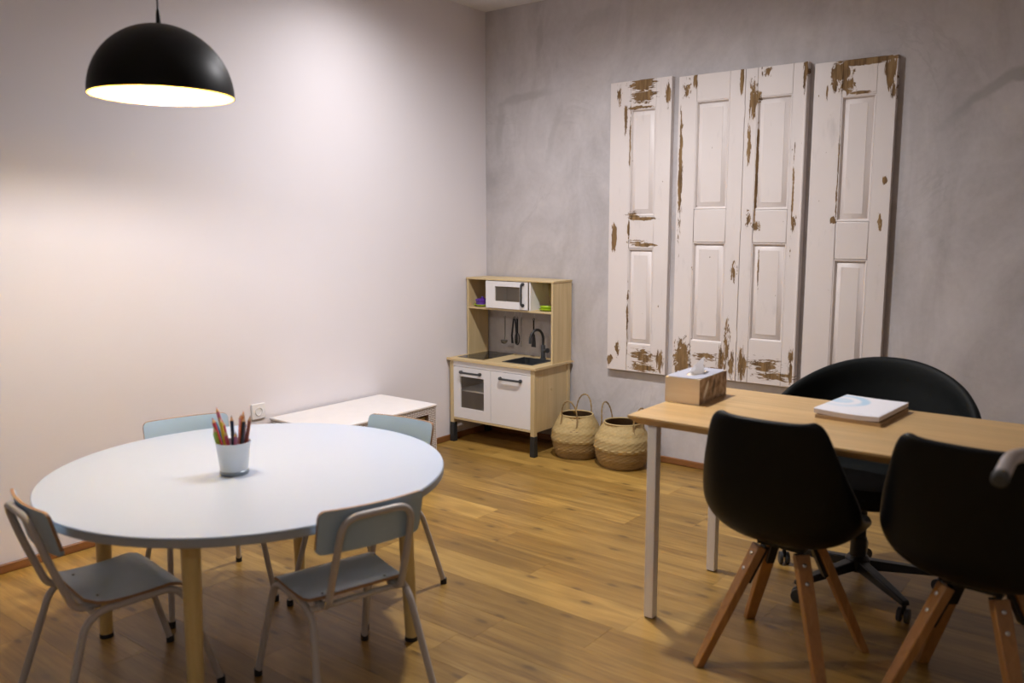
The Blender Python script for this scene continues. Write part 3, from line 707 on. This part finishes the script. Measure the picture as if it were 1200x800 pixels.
# toy crockery on the shelf
def plate_prof(r, h): return [(0.001, 0.002), (r*0.62, 0.002), (r*0.94, h), (r, h+0.001), (r, h-0.002), (r*0.64, 0), (0.001, 0)][::-1]
p1 = MB().lathe(plate_prof(0.058, 0.014), 32, cap=False).build('toy_plate', M['plate_lime'], loc=(KX+0.090, KY-0.140, SZ+0.0004)); tag(p1, 'lime green toy plate under the purple toy pot on the shelf', 'plate')
pp = tag(empty('toy_pot', (KX+0.090, KY-0.140, SZ+0.003)), 'purple toy pot with a scalloped lid on the lime plate', 'toy pot')
MB().lathe([(0.001, 0), (0.034, 0), (0.042, 0.010), (0.043, 0.034), (0.040, 0.036), (0.001, 0.036)], 32).build('body', M['toy_purple'], pp)
MB().lathe([(0.046, 0.034), (0.047, 0.038), (0.030, 0.048), (0.010, 0.052), (0.001, 0.052)], 32).build('lid', M['toy_purple'], pp)
for q in range(10):
    a = 2*PI*q/10
    MB().lathe([(0.001, -0.006), (0.006, -0.004), (0.0075, 0), (0.006, 0.004), (0.001, 0.006)], 10, (0.040*math.cos(a), 0.040*math.sin(a), 0.040)).build('scallop', M['toy_purple'], pp)
MB().lathe([(0.006, 0.051), (0.010, 0.057), (0.007, 0.062), (0.001, 0.063)], 16).build('lid_knob', M['toy_purple'], pp)
p2 = MB().lathe(plate_prof(0.054, 0.013), 32, cap=False).build('toy_saucer', M['plate_lime'], loc=(KX+0.612, KY-0.135, SZ+0.0004)); tag(p2, 'lime green toy saucer under the lime bowl on the shelf', 'plate')
p3 = MB().lathe([(0.001, 0.002), (0.030, 0.002), (0.046, 0.026), (0.050, 0.027), (0.050, 0.025), (0.046, 0.022), (0.032, 0), (0.001, 0)][::-1], 32, cap=False).build('toy_bowl', M['plate_lime'], loc=(KX+0.612, KY-0.135, SZ+0.0025)); tag(p3, 'lime green toy bowl on a saucer, in the compartment above the faucet', 'bowl')

# ------------------------------------------------------------------ seagrass baskets
def basket(x, y, rmax, h, fold, axis, label, sc):
    t = tag(empty('seagrass_basket', (x, y, 0)), label, 'basket', 'seagrass belly baskets beside the toy kitchen')
    def prof_at(z, keys):
        for (za, ra), (zb, rb) in zip(keys[:-1], keys[1:]):
            if za <= z <= zb:
                q = (z-za)/(zb-za); q = q*q*(3-2*q)*0.35 + q*0.65; return ra + (rb-ra)*q
        return keys[-1][1]
    def woven(name, keys, z0, z1, rows, mat, n=88):
        v = []; f = []; sub = 2
        K = rows*sub
        for j in range(K+1):
            z = z0 + (z1-z0)*j/K; r0 = prof_at(z, keys); rw = (j//sub)
            for i in range(n):
                a = 2*PI*i/n
                bump = 0.0026 if j % sub == 1 else -0.0012
                bump += 0.0017*(1 if ((i//2) + rw) % 2 else -1)
                wob = 0.004*math.sin(2*a+rmax*50) + 0.003*math.sin(3*a+x*9)
                r = r0 + bump + wob
                v.append((r*math.cos(a), r*math.sin(a), z))
        for j in range(K):
            for i in range(n):
                i2 = (i+1) % n; f.append((j*n+i, j*n+i2, (j+1)*n+i2, (j+1)*n+i))
        return MB().add(v, f).build(name, M[mat], t, angle=80)
    lo = [(0, rmax*0.74), (0.02, rmax*0.84), (0.06, rmax*0.95), (fold, rmax*0.985), (fold+0.03, rmax*0.98)]
    hi = [(fold-0.004, rmax*1.0), (fold+0.012, rmax*1.03), (fold+0.06, rmax*0.99), (h*0.78, rmax*0.87), (h, rmax*0.66)]
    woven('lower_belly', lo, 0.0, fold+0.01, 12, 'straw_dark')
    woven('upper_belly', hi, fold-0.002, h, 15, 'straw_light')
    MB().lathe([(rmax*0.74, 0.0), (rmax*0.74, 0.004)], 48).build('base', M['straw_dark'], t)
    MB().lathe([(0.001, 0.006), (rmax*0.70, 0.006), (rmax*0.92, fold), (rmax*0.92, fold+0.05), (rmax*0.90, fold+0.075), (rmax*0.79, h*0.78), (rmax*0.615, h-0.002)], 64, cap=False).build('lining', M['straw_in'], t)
    MB().tube([((rmax*0.66)*math.cos(a)+0.004*math.sin(2*a+rmax*50)*math.cos(a), (rmax*0.66)*math.sin(a), h) for a in [2*PI*q/64 for q in range(64)]], 0.0048, 8, closed=True).build('rim_braid', M['straw_light'], t)
    for sg in (-1, 1):
        ca, sa = math.cos(axis), math.sin(axis); rr = rmax*0.68; hw = 0.052
        pts = []
        for q in range(25):
            s = PI*q/24; yy = hw*math.cos(s)*1.0; zz = h-0.035 + 0.135*math.sin(s)**0.75 if q not in (0, 24) else h-0.05
            xx = sg*(rr + 0.002 + 0.020*math.sin(s)) + (sg*0.012 if q in (0, 24) else 0)
            pts.append((xx*ca - yy*sa, xx*sa + yy*ca, zz))
        mb = MB()
        P = [Vector(p) for p in pts]
        for ph in (0, PI):        # two strands twisted
            tw = []
            for i, p in enumerate(P):
                a = i*1.5 + ph; T = (P[min(i+1, 24)]-P[max(i-1, 0)]).normalized(); N = T.cross(Vector((ca, sa, 0))).normalized(); B = T.cross(N)
                tw.append(p + (N*math.cos(a)+B*math.sin(a))*0.0024)
            mb.tube(tw, 0.0032, 6)
        mb.build('handle', M['straw_handle'], t)
    return t
basket(0.873, -0.200, 0.146, 0.262, 0.105, PI/2+0.15, 'woven seagrass basket between the toy kitchen and the other basket', 1)
basket(1.203, -0.215, 0.158, 0.262, 0.108, -0.1, 'woven seagrass basket standing next to the desk leg', 1)

# ------------------------------------------------------------------ old shutters on the grey wall
TKS = 0.035
def shutter_parts(root, mat, x0, wd, h, pa, pb, rows, parent_mesh=False):
    """stiles, rails, raised panels; pa, pb = panel left and right as metres; rows = heights of rail edges"""
    z_top, z_u0, z_m1, z_m0, z_l1, z_b = h, *rows
    y0, y1 = -TKS, 0
    def part(name, mb, par, bevel=0.0025): return mb.build(name, mat, par, bevel=bevel)
    if parent_mesh:
        mb = MB().box(x0, x0+pa, y0, y1, 0, h).box(x0+pb, x0+wd, y0, y1, 0, h)
        par = part('leaf', mb, root)
    else:
        par = root
        part('stile', MB().box(x0, x0+pa, y0, y1, 0, h), par); part('stile', MB().box(x0+pb, x0+wd, y0, y1, 0, h), par)
    e = 0.0006
    part('top_rail', MB().box(x0+pa+e, x0+pb-e, y0+0.0008, y1, z_u0[1], h), par)
    part('middle_rail', MB().box(x0+pa+e, x0+pb-e, y0+0.0008, y1, z_l1[1], z_u0[0]), par, 0.006)
    part('bottom_rail', MB().box(x0+pa+e, x0+pb-e, y0+0.0008, y1, 0, z_l1[0]), par)
    for za, zb in (z_u0, z_l1):
        xa, xb = x0+pa, x0+pb
        def ring(i, y): return [(xa+i, y, za+i), (xb-i, y, za+i), (xb-i, y, zb-i), (xa+i, y, zb-i)]
        part('raised_panel', MB().loft([ring(-0.002+0.002, -0.004), ring(0.0005, -0.019), ring(0.014, -0.019), ring(0.018, -0.0235), ring(0.036, -0.029), ring(0.038, -0.0315)]), par, 0.0)
        part('moulding', MB().loft([ring(0.0005, -0.019), ring(0.0005, -0.034), ring(0.005, -0.034), ring(0.010, -0.027), ring(0.012, -0.019)], cap=False), par, 0.0)
    return par
def rows(h, a, b, c, d):      # fractions from the top -> ((upper panel z0, z1), ..., lower)
    return ((h*(1-b), h*(1-a)), None, None, (h*(1-d), h*(1-c)), None)
# shutter beside the toy kitchen
h = 1.692; wd = 0.396
m1 = peeled('old cream paint, bare top and bottom', [(0.215, 1.665, 0.10, 0.04, 1.5), (0.215, 1.60, 0.10, 0.045, 1.3), (0.19, 1.54, 0.09, 0.012, 1.2), (0.105, 1.47, 0.012, 0.10, 1.3), (0.135, 1.35, 0.007, 0.2, 1.0), (0.375, 1.60, 0.02, 0.08, 1.2),
    (0.038, 0.80, 0.02, 0.10, 1.9), (0.23, 0.905, 0.11, 0.012, 1.5), (0.135, 0.84, 0.012, 0.06, 1.4), (0.23, 0.755, 0.10, 0.012, 1.5), (0.20, 0.77, 0.08, 0.02, 0.6), (0.17, 0.92, 0.05, 0.03, 0.7),
    (0.24, 0.10, 0.09, 0.05, 0.9), (0.25, 0.03, 0.10, 0.03, 1.3), (0.36, 0.08, 0.03, 0.08, 1.0), (0.02, 0.06, 0.02, 0.04, 1.2), (0.07, 0.13, 0.02, 0.05, 0.9), (0.137, 0.3, 0.006, 0.25, 0.8), (0.06, 1.62, 0.02, 0.06, 1.0)], 1)
s1 = tag(empty('window_shutter', (0.981, -0.001, 0.531)), 'narrow old cream shutter with bare wood patch on its middle block', 'shutter', 'old peeling shutters on the grey wall')
shutter_parts(s1, m1, 0, wd, h, 0.135, 0.300, rows(h, 0.095, 0.455, 0.567, 0.905))
# pair of hinged leaves
h = 1.668; wdl, wdr = 0.384, 0.328
m2 = peeled('old cream paint, left leaf', [(0.02, 1.15, 0.015, 0.38, 1.2), (0.365, 1.62, 0.012, 0.09, 2.2), (0.06, 0.09, 0.06, 0.14, 1.2), (0.20, 0.12, 0.10, 0.025, 0.8), (0.30, 0.10, 0.03, 0.09, 0.9), (0.23, 0.05, 0.12, 0.02, 0.9), (0.33, 0.20, 0.02, 0.14, 0.8), (0.355, 0.60, 0.02, 0.06, 0.9), (0.36, 0.08, 0.02, 0.08, 1.0), (0.05, 1.60, 0.03, 0.05, 0.6), (0.10, 1.64, 0.015, 0.05, 0.8)], 2)
m3 = peeled('old cream paint, right leaf', [(0.43, 1.50, 0.025, 0.14, 1.0), (0.415, 1.28, 0.012, 0.12, 1.1), (0.445, 1.52, 0.04, 0.035, 0.8), (0.46, 1.10, 0.006, 0.33, 1.8), (0.66, 1.0, 0.006, 0.3, 0.9), (0.70, 1.60, 0.015, 0.10, 1.2), (0.47, 0.85, 0.03, 0.03, 0.9), (0.43, 0.88, 0.02, 0.05, 0.9), (0.67, 0.86, 0.015, 0.06, 0.9),
    (0.55, 0.10, 0.12, 0.05, 0.75), (0.60, 0.05, 0.12, 0.03, 0.8), (0.42, 0.10, 0.03, 0.10, 1.0), (0.69, 0.10, 0.014, 0.12, 1.1), (0.49, 0.62, 0.006, 0.12, 1.1), (0.50, 1.64, 0.03, 0.03, 0.6)], 3)
s2 = tag(empty('folding_shutter', (1.421, -0.001, 0.545)), 'pair of hinged cream shutter leaves hanging above the tissue box', 'shutter', 'old peeling shutters on the grey wall')
shutter_parts(s2, m2, 0, wdl, h, 0.108, 0.300, rows(h, 0.085, 0.435, 0.545, 0.880), True)
shutter_parts(s2, m3, wdl+0.002, wdr, h, 0.066, 0.252, rows(h, 0.090, 0.440, 0.545, 0.860), True)
mb = MB().tube([(wdl+wdr-0.004, -TKS-0.004, 0.02), (wdl+wdr-0.004, -TKS-0.004, h-0.01)], 0.007, 8); mb.build('astragal', m3, s2)
for zz in (0.25, 0.85, 1.45):
    MB().tube([(wdl+0.001, -TKS-0.0005, zz-0.03), (wdl+0.001, -TKS-0.0005, zz+0.03)], 0.004, 8).build('hinge', m2, s2)
# shutter behind the office chair
h = 1.645; wd = 0.389
m4 = peeled('old cream paint, bare brown top', [(0.13, 1.59, 0.06, 0.05, 1.8), (0.25, 1.632, 0.15, 0.022, 2.2), (0.16, 1.53, 0.05, 0.05, 1.0), (0.10, 1.53, 0.02, 0.05, 1.2), (0.36, 1.57, 0.03, 0.09, 1.6), (0.375, 1.48, 0.015, 0.05, 1.0), (0.36, 1.06, 0.015, 0.025, 1.3), (0.35, 0.86, 0.012, 0.05, 1.0), (0.125, 0.87, 0.018, 0.02, 1.5), (0.137, 1.1, 0.005, 0.25, 0.7), (0.065, 1.50, 0.006, 0.04, 1.2), (0.22, 1.485, 0.09, 0.008, 0.9)], 4, 0.71)
s3 = tag(empty('window_shutter', (2.166, -0.001, 0.552)), 'single cream shutter with bare brown top above the office chair', 'shutter', 'old peeling shutters on the grey wall')
shutter_parts(s3, m4, 0, wd, h, 0.138, 0.300, rows(h, 0.105, 0.475, 0.590, 0.945))

# ------------------------------------------------------------------ desk
DZ = 0.74; dx0, dx1, dy0, dy1 = 2.183, 3.783, -1.874, -1.192
dk = tag(empty('desk', ((dx0+dx1)/2, (dy0+dy1)/2, 0)), 'bamboo topped desk with square white legs', 'desk')
cx, cy = (dx0+dx1)/2, (dy0+dy1)/2; a, b = (dx1-dx0)/2, (dy1-dy0)/2
def rect(i, z): return [(-a+i, -b+i, z), (a-i, -b+i, z), (a-i, b-i, z), (-a+i, b-i, z)]
MB().loft([rect(0.028, DZ-0.033), rect(0.001, DZ-0.009), rect(0, DZ-0.007), rect(0, DZ-0.0015), rect(0.0015, DZ)]).build('desk_top', M['bamboo'], dk, angle=20)
LW = 0.035
for sx in (-1, 1):
    for yy in (-1.8435, -1.322):
        xx = 2.2475 if sx < 0 else dx1-(2.2475-dx0)-LW
        ox_, oy_ = xx-cx, yy-cy
        lg = MB().box(ox_, ox_+LW, oy_, oy_+LW, 0.004, DZ-0.033).build('leg', M['white_paint'], dk, bevel=0.002)
        MB().box(ox_+0.004, ox_+LW-0.004, oy_+0.004, oy_+LW-0.004, 0.0, 0.005).build('foot_pad', M['rubber'], lg)

# tissue box
tbx = tag(empty('tissue_box', (2.243, -1.455, DZ), 0.03), 'tissue box with pale wood sides, grey top and feather picture', 'tissue box')
bw, bl, bh = 0.069, 0.129, 0.098
def side_pic():
    t = NT('feather on driftwood print'); tc = t.n('ShaderNodeTexCoord'); P = tc.outputs['Object']
    n1 = t.noise(t.vmath('MULTIPLY', P, (30, 30, 30)), 1, 4)
    c = t.ramp(n1, [(0.35, (0.16, 0.09, 0.05)), (0.5, (0.36, 0.24, 0.16)), (0.65, (0.52, 0.40, 0.30))])
    mp = t.n('ShaderNodeMapping'); mp.vector_type = 'TEXTURE'; t.l(P, mp.inputs[0])
    mp.inputs['Location'].default_value = (0.069, -0.070, 0.050); mp.inputs['Rotation'].default_value = (math.radians(-35), 0, 0); mp.inputs['Scale'].default_value = (1e6, 0.012, 0.042)
    c = t.mix(t.rng(t.vmath('LENGTH', mp.outputs[0]), 0.8, 1.0, 1, 0), c, (0.74, 0.70, 0.68))
    mp = t.n('ShaderNodeMapping'); mp.vector_type = 'TEXTURE'; t.l(P, mp.inputs[0])
    mp.inputs['Location'].default_value = (0.069, 0.000, 0.055); mp.inputs['Rotation'].default_value = (math.radians(-20), 0, 0); mp.inputs['Scale'].default_value = (1e6, 0.014, 0.036)
    c = t.mix(t.rng(t.vmath('LENGTH', mp.outputs[0]), 0.6, 1.1, 0.8, 0), c, (0.05, 0.025, 0.015))
    t.col(c); t.b.inputs['Roughness'].default_value = 0.5; return t.m
M['pic'] = side_pic()
MB().box(-bw, bw, -bl, bl, 0, bh-0.002).build('carton', wood('pale wood print', (0.74, 0.56, 0.36), (0.82, 0.65, 0.45), (0.88, 0.73, 0.54), 'x', 0.5), tbx, bevel=0.001)
MB().box(bw+0.0002, bw+0.0009, -bl+0.002, bl-0.002, 0.002, bh-0.003).build('side_picture', M['pic'], tbx, smooth=False)
mb = MB(); N = 28; orr = []; inn = []
for i in range(N):
    q = 2*PI*i/N; c_, s_ = math.cos(q), math.sin(q); k = 1/max(abs(c_), abs(s_))
    orr.append((c_*k*(bw-0.0005), s_*k*(bl-0.0005))); inn.append((0.026*c_, 0.075*s_))
v = [(x, y, bh) for x, y in orr] + [(x, y, bh) for x, y in inn] + [(x, y, bh-0.0018) for x, y in orr] + [(x, y, bh-0.0018) for x, y in inn]
f = []
for i in range(N):
    j = (i+1) % N
    f += [(i, j, N+j, N+i), (2*N+i, 3*N+i, 3*N+j, 2*N+j), (i, 2*N+i, 2*N+j, j), (N+i, N+j, 3*N+j, 3*N+i)]
mb.add(v, f).build('lid_card', M['box_top'], tbx, smooth=False)
# crumpled tissue
tr = random.Random(5); v = []; f = []; n, k = 40, 10
for j in range(k+1):
    u = j/k
    for i in range(n):
        q = 2*PI*i/n; fold = math.sin(5*q+1.2) + 0.6*math.sin(9*q+u*3)
        sx_ = 0.022*(1-u) + 0.013*u + 0.003*fold*u; sy_ = 0.060*(1-u) + 0.058*u - 0.012*math.sin(u*PI)
        peak = 0.040 + 0.022*math.sin(q+0.9) + 0.003*fold
        v.append((sx_*math.cos(q) + 0.004*u, sy_*math.sin(q) - 0.004*u, bh-0.004 + peak*u**1.1))
for j in range(k):
    for i in range(n):
        i2 = (i+1) % n; f.append((j*n+i, j*n+i2, (j+1)*n+i2, (j+1)*n+i))
v.append((0.004, -0.004, bh+0.020)); W = len(v)-1
for i in range(n): f.append((k*n+i, k*n+(i+1) % n, W))
MB().add(v, f).build('tissue_sheet', M['tissue'], tbx, angle=70)

# stack of paper
ps = tag(empty('paper_stack', (2.828, -1.368, DZ), math.radians(-4)), 'stack of white sheets with a blue arc print on the desk', 'paper')
pw, ph_ = 0.108, 0.154
def sheet_block(z0, z1, sag, dx, dy, rz, name, mat):
    n, k = 10, 8; v = []; f = []
    for z in (z0, z1):
        for j in range(k+1):
            for i in range(n+1):
                x = -pw + 2*pw*i/n; y = -ph_ + 2*ph_*j/k; s = sag*math.sin(PI*(i/n)) * (0.4+0.6*(1-j/k))
                X = x*math.cos(rz)-y*math.sin(rz)+dx; Y = x*math.sin(rz)+y*math.cos(rz)+dy
                v.append((X, Y, max(z - s, 0.0004) if z0 > 0.001 else z - (s if z == z1 else 0)))
    W = (n+1)*(k+1)
    for j in range(k):
        for i in range(n):
            q = j*(n+1)+i; f += [(q+W, q+1+W, q+n+2+W, q+n+1+W), (q, q+n+1, q+n+2, q+1)]
    for i in range(n):
        q = i; f.append((q, q+1, q+1+W, q+W)); q = k*(n+1)+i; f.append((q+1, q, q+W, q+1+W))
    for j in range(k):
        q = j*(n+1); f.append((q+n+1, q, q+W, q+n+1+W)); q = j*(n+1)+n; f.append((q, q+n+1, q+n+1+W, q+W))
    return MB().add(v, f).build(name, mat, ps, angle=30)
sheet_block(0.0, 0.012, 0.0, 0.004, -0.002, 0.02, 'kraft_folder', M['kraft'])
sheet_block(0.0165, 0.0315, 0.004, 0.0, 0.002, 0.0, 'sheets', plain('sheet edges', (0.72, 0.66, 0.66), 0.6))
def arc_print():
    t = NT('blue arc print on white sheet'); tc = t.n('ShaderNodeTexCoord'); P = tc.outputs['Object']
    d = t.vmath('LENGTH', t.vmath('MULTIPLY', t.vmath('SUBTRACT', P, (-0.085, 0.045, 0)), (1/0.095, 1/0.105, 0)))
    n1 = t.noise(P, 25, 3)
    sep = t.n('ShaderNodeSeparateXYZ'); t.l(P, sep.inputs[0])
    ringm = t.math('MULTIPLY', t.rng(d, 0.60, 0.75, 0, 1, True), t.rng(d, 0.92, 1.05, 1, 0, True))
    ringm = t.math('MULTIPLY', ringm, t.rng(sep.outputs[1], -0.05, 0.03, 0.3, 1))
    inner = t.math('MULTIPLY', t.rng(d, 0.30, 0.48, 1, 0, True), 0.9)
    m_ = t.math('MULTIPLY', t.math('MAXIMUM', ringm, inner), t.rng(n1, 0.25, 0.6, 0.4, 0.9))
    c = t.mix(m_, (0.82, 0.81, 0.85), (0.42, 0.62, 0.78))
    tx = t.math('MULTIPLY', t.rng(t.math('ABSOLUTE', t.math('ADD', sep.outputs[1], 0.128)), 0.004, 0.006, 0.5, 0), t.math('MULTIPLY', t.rng(sep.outputs[0], 0.0, 0.005, 0, 1), t.rng(sep.outputs[0], 0.080, 0.085, 1, 0)))
    c = t.mix(t.math('MULTIPLY', tx, t.rng(t.noise(P, 160, 1), 0.4, 0.6)), c, (0.45, 0.5, 0.6))
    t.col(c); t.b.inputs['Roughness'].default_value = 0.55; return t.m
sheet_block(0.0316, 0.0322, 0.004, -0.002, 0.004, -0.01, 'top_sheet', arc_print())

# ------------------------------------------------------------------ black shell chairs
def make_shell_chair():
    t = empty('shell_chair')
    # rows of the padded shell: (y, z, half width, curl up, curl forward)
    R = [(0.235, 0.415, 0.150, 0.004, 0.0), (0.225, 0.438, 0.185, 0.012, 0.0), (0.150, 0.440, 0.210, 0.030, 0.0), (0.060, 0.432, 0.226, 0.065, 0.0), (-0.040, 0.425, 0.236, 0.105, 0.005),
         (-0.120, 0.430, 0.240, 0.120, 0.035), (-0.172, 0.462, 0.240, 0.100, 0.075), (-0.196, 0.520, 0.238, 0.065, 0.095), (-0.208, 0.590, 0.230, 0.030, 0.085), (-0.218, 0.665, 0.214, 0.008, 0.062),
         (-0.229, 0.740, 0.194, 0.0, 0.042), (-0.239, 0.800, 0.176, 0.004, 0.028), (-0.244, 0.826, 0.160, 0.010, 0.022), (-0.244, 0.836, 0.135, 0.010, 0.018)]
    n = 12; v = []; f = []
    for (y, z, hw, cu, cf) in R:
        for i in range(n+1):
            s = -1 + 2*i/n; e = abs(s)**2.4
            v.append((hw*math.sin(s*PI/2*0.86)/math.sin(PI/2*0.86), y + cf*e, z + cu*e))
    for j in range(len(R)-1):
        for i in range(n):
            q = j*(n+1)+i; f.append((q, q+1, q+n+2, q+n+1))
    sh = MB().add(v, f).build('shell', M['black_leather'], t, angle=180)
    sd = sh.modifiers.new('thick', 'SOLIDIFY'); sd.thickness = 0.030; sd.offset = 0.0
    sb = sh.modifiers.new('smooth', 'SUBSURF'); sb.levels = 2; sb.render_levels = 2
    # bracket
    mb = MB().box(-0.075, 0.075, -0.075, 0.075, 0.394, 0.408)
    mb.build('mount_plate', M['black_metal'], t, bevel=0.002)
    for k, (fx, fy) in enumerate(((-0.197, -0.215), (0.197, -0.215), (0.197, 0.205), (-0.197, 0.205))):
        d = Vector((fx, fy, 0)).normalized(); sd_ = Vector((-d.y, d.x, 0))
        top = d*0.098 + Vector((0, 0, 0.388)); bot = Vector((fx, fy, 0.0))
        nrm = (top-bot).normalized()
        o_ = d - nrm*d.dot(nrm); o_.normalize()
        def sec(p, w_, t_, z=None):
            r = [p + sd_*(q*w_/2) + o_*(e*t_/2) for q, e in ((-1,-1),(1,-1),(1,1),(-1,1))]
            if z is not None: r = [x - nrm*((x.z-z)/nrm.z) for x in r]
            return r
        lg = MB().loft([sec(bot, 0.034, 0.024, 0.0), sec(bot.lerp(top, 0.5), 0.042, 0.027), sec(top, 0.046, 0.029)]).build('leg', M['leg_wood'], t, bevel=0.003)
        MB().loft([[p - o_*0.020 for p in sec(bot.lerp(top, 0.72), 0.026, 0.012)], [p - o_*0.022 + Vector((0,0,0.008)) for p in sec(top, 0.028, 0.016)]]).build('bracket_arm', M['black_metal'], t)
        for q in (0.80, 0.925):
            c = bot.lerp(top, q) + o_*0.0142
            MB().tube([c - o_*0.002, c + o_*0.002, c + o_*0.0035], [0.0062, 0.0062, 0.0035], 12).build('bolt', M['steel'], lg)
    return t
ca_ = make_shell_chair()
ca_.location = (2.745, -1.815, 0); ca_.rotation_euler = (0, 0, math.radians(0))
tag(ca_, 'black padded shell chair with wooden legs at the desk, nearer the tissue box', 'chair', 'black shell chairs at the desk')
cb_ = copy_tree(ca_); cb_.location = (3.283, -1.79, 0); cb_.rotation_euler = (0, 0, math.radians(-6))
tag(cb_, 'black padded shell chair with wooden legs at the desk, beside the grey tube handle', 'chair', 'black shell chairs at the desk')

# ------------------------------------------------------------------ office chair behind the desk
oc = tag(empty('office_chair', (2.775, -1.10, 0)), 'black rounded tub office chair on a five star castor base behind the desk', 'chair')
n, k = 40, 10; v = []; f = []
PHI = math.radians(118)
def tubpt(i, j, out):
    ph = -PHI + 2*PHI*i/n; u = j/k
    ztop = 0.615 + 0.245*math.cos(ph*0.92)
    zb = 0.40; z = zb + (ztop-zb)*u
    r = 0.265 + 0.085*min(1, u*1.25)**0.8 + out
    if u > 0.9: z += 0
    return (r*math.sin(ph), r*math.cos(ph), z)
for out in (0.0, 0.045):
    for i in range(n+1):
        for j in range(k+1): v.append(tubpt(i, j, out - (0.012 if out and j in (0, k) else 0) + (0.010 if not out and j == k else 0)))
W = (n+1)*(k+1)
for i in range(n):
    for j in range(k):
        q = i*(k+1)+j; f += [(q, q+k+1, q+k+2, q+1), (W+q, W+q+1, W+q+k+2, W+q+k+1)]
    q = i*(k+1)+k; f.append((q, q+k+1, W+q+k+1, W+q)); q = i*(k+1); f.append((q+k+1, q, W+q, W+q+k+1))
for i in (0, n):
    for j in range(k):
        q = i*(k+1)+j; f.append((q, q+1, W+q+1, W+q))
tub = MB().add(v, f).build('tub_back', M['black_fabric'], oc, bevel=0, angle=180)
s_ = tub.modifiers.new('soft', 'SUBSURF'); s_.levels = 1; s_.render_levels = 1
MB().lathe([(0.001, 0.365), (0.20, 0.368), (0.255, 0.39), (0.272, 0.425), (0.262, 0.462), (0.22, 0.478), (0.001, 0.484)], 48).build('seat_cushion', M['black_fabric'], oc)
MB().lathe([(0.030, 0.075), (0.030, 0.20), (0.026, 0.205), (0.026, 0.355), (0.08, 0.366)], 24).build('gas_column', M['black_metal'], oc)
MB().lathe([(0.042, 0.070), (0.046, 0.08), (0.046, 0.115), (0.034, 0.13)], 24).build('base_hub', M['black_metal'], oc)
for k_ in range(5):
    an = math.radians(100 + 72*k_); c_, s_ = math.cos(an), math.sin(an)
    def sec(r, w_, z0, z1): return [(r*c_ - q*w_*s_, r*s_ + q*w_*c_, z) for q, z in ((-1, z0), (1, z0), (0.8, z1), (-0.8, z1))]
    am = MB().loft([sec(0.03, 0.024, 0.075, 0.115), sec(0.18, 0.021, 0.070, 0.100), sec(0.315, 0.016, 0.064, 0.082)]).build('base_arm', M['black_metal'], oc, bevel=0.004)
    cr = Vector((0.305*c_, 0.305*s_, 0))
    ca2 = an + 0.7; ax = Vector((math.cos(ca2), math.sin(ca2), 0))
    for sg in (-1, 1):
        cc = cr + ax*sg*0.013 + Vector((0, 0, 0.026))
        MB().tube([cc-ax*0.008, cc-ax*0.006, cc+ax*0.006, cc+ax*0.008], [0.021, 0.026, 0.026, 0.021], 20).build('castor_wheel', M['dark_plastic'], am)
    MB().tube([(cr.x, cr.y, 0.030), (cr.x, cr.y, 0.070)], 0.008, 10).build('castor_stem', M['black_metal'], am)

# ------------------------------------------------------------------ grey tube handle coming into the picture in front of the second shell chair
hd = tag(empty('tube_handle', (3.97, -2.14, 0)), 'bent grey metal tube handle with a dark end cap beside the desk chairs', 'handle')
W0 = Vector((3.97, -2.14, 0))
path = fillet([Vector((3.4055, -2.597, 0.9166))-W0, Vector((3.409, -2.468, 0.9385))-W0, Vector((3.70, -2.30, 0.930))-W0, Vector((3.97, -2.14, 0.92))-W0, Vector((0, 0, 0))], 0.045, 8)
MB().tube(path, 0.0145, 16).build('tube', M['handle_tube'], hd)
e0, e1 = Vector(path[0]), Vector(path[1]); dv = (e0-e1).normalized()
MB().tube([e0-dv*0.012, e0+dv*0.004, e0+dv*0.008], [0.0158, 0.0158, 0.011], 16).build('end_cap', M['cap_dark'], hd)
MB().lathe([(0.12, 0.0), (0.12, 0.008), (0.02, 0.016)], 32).build('foot_plate', M['handle_tube'], hd)
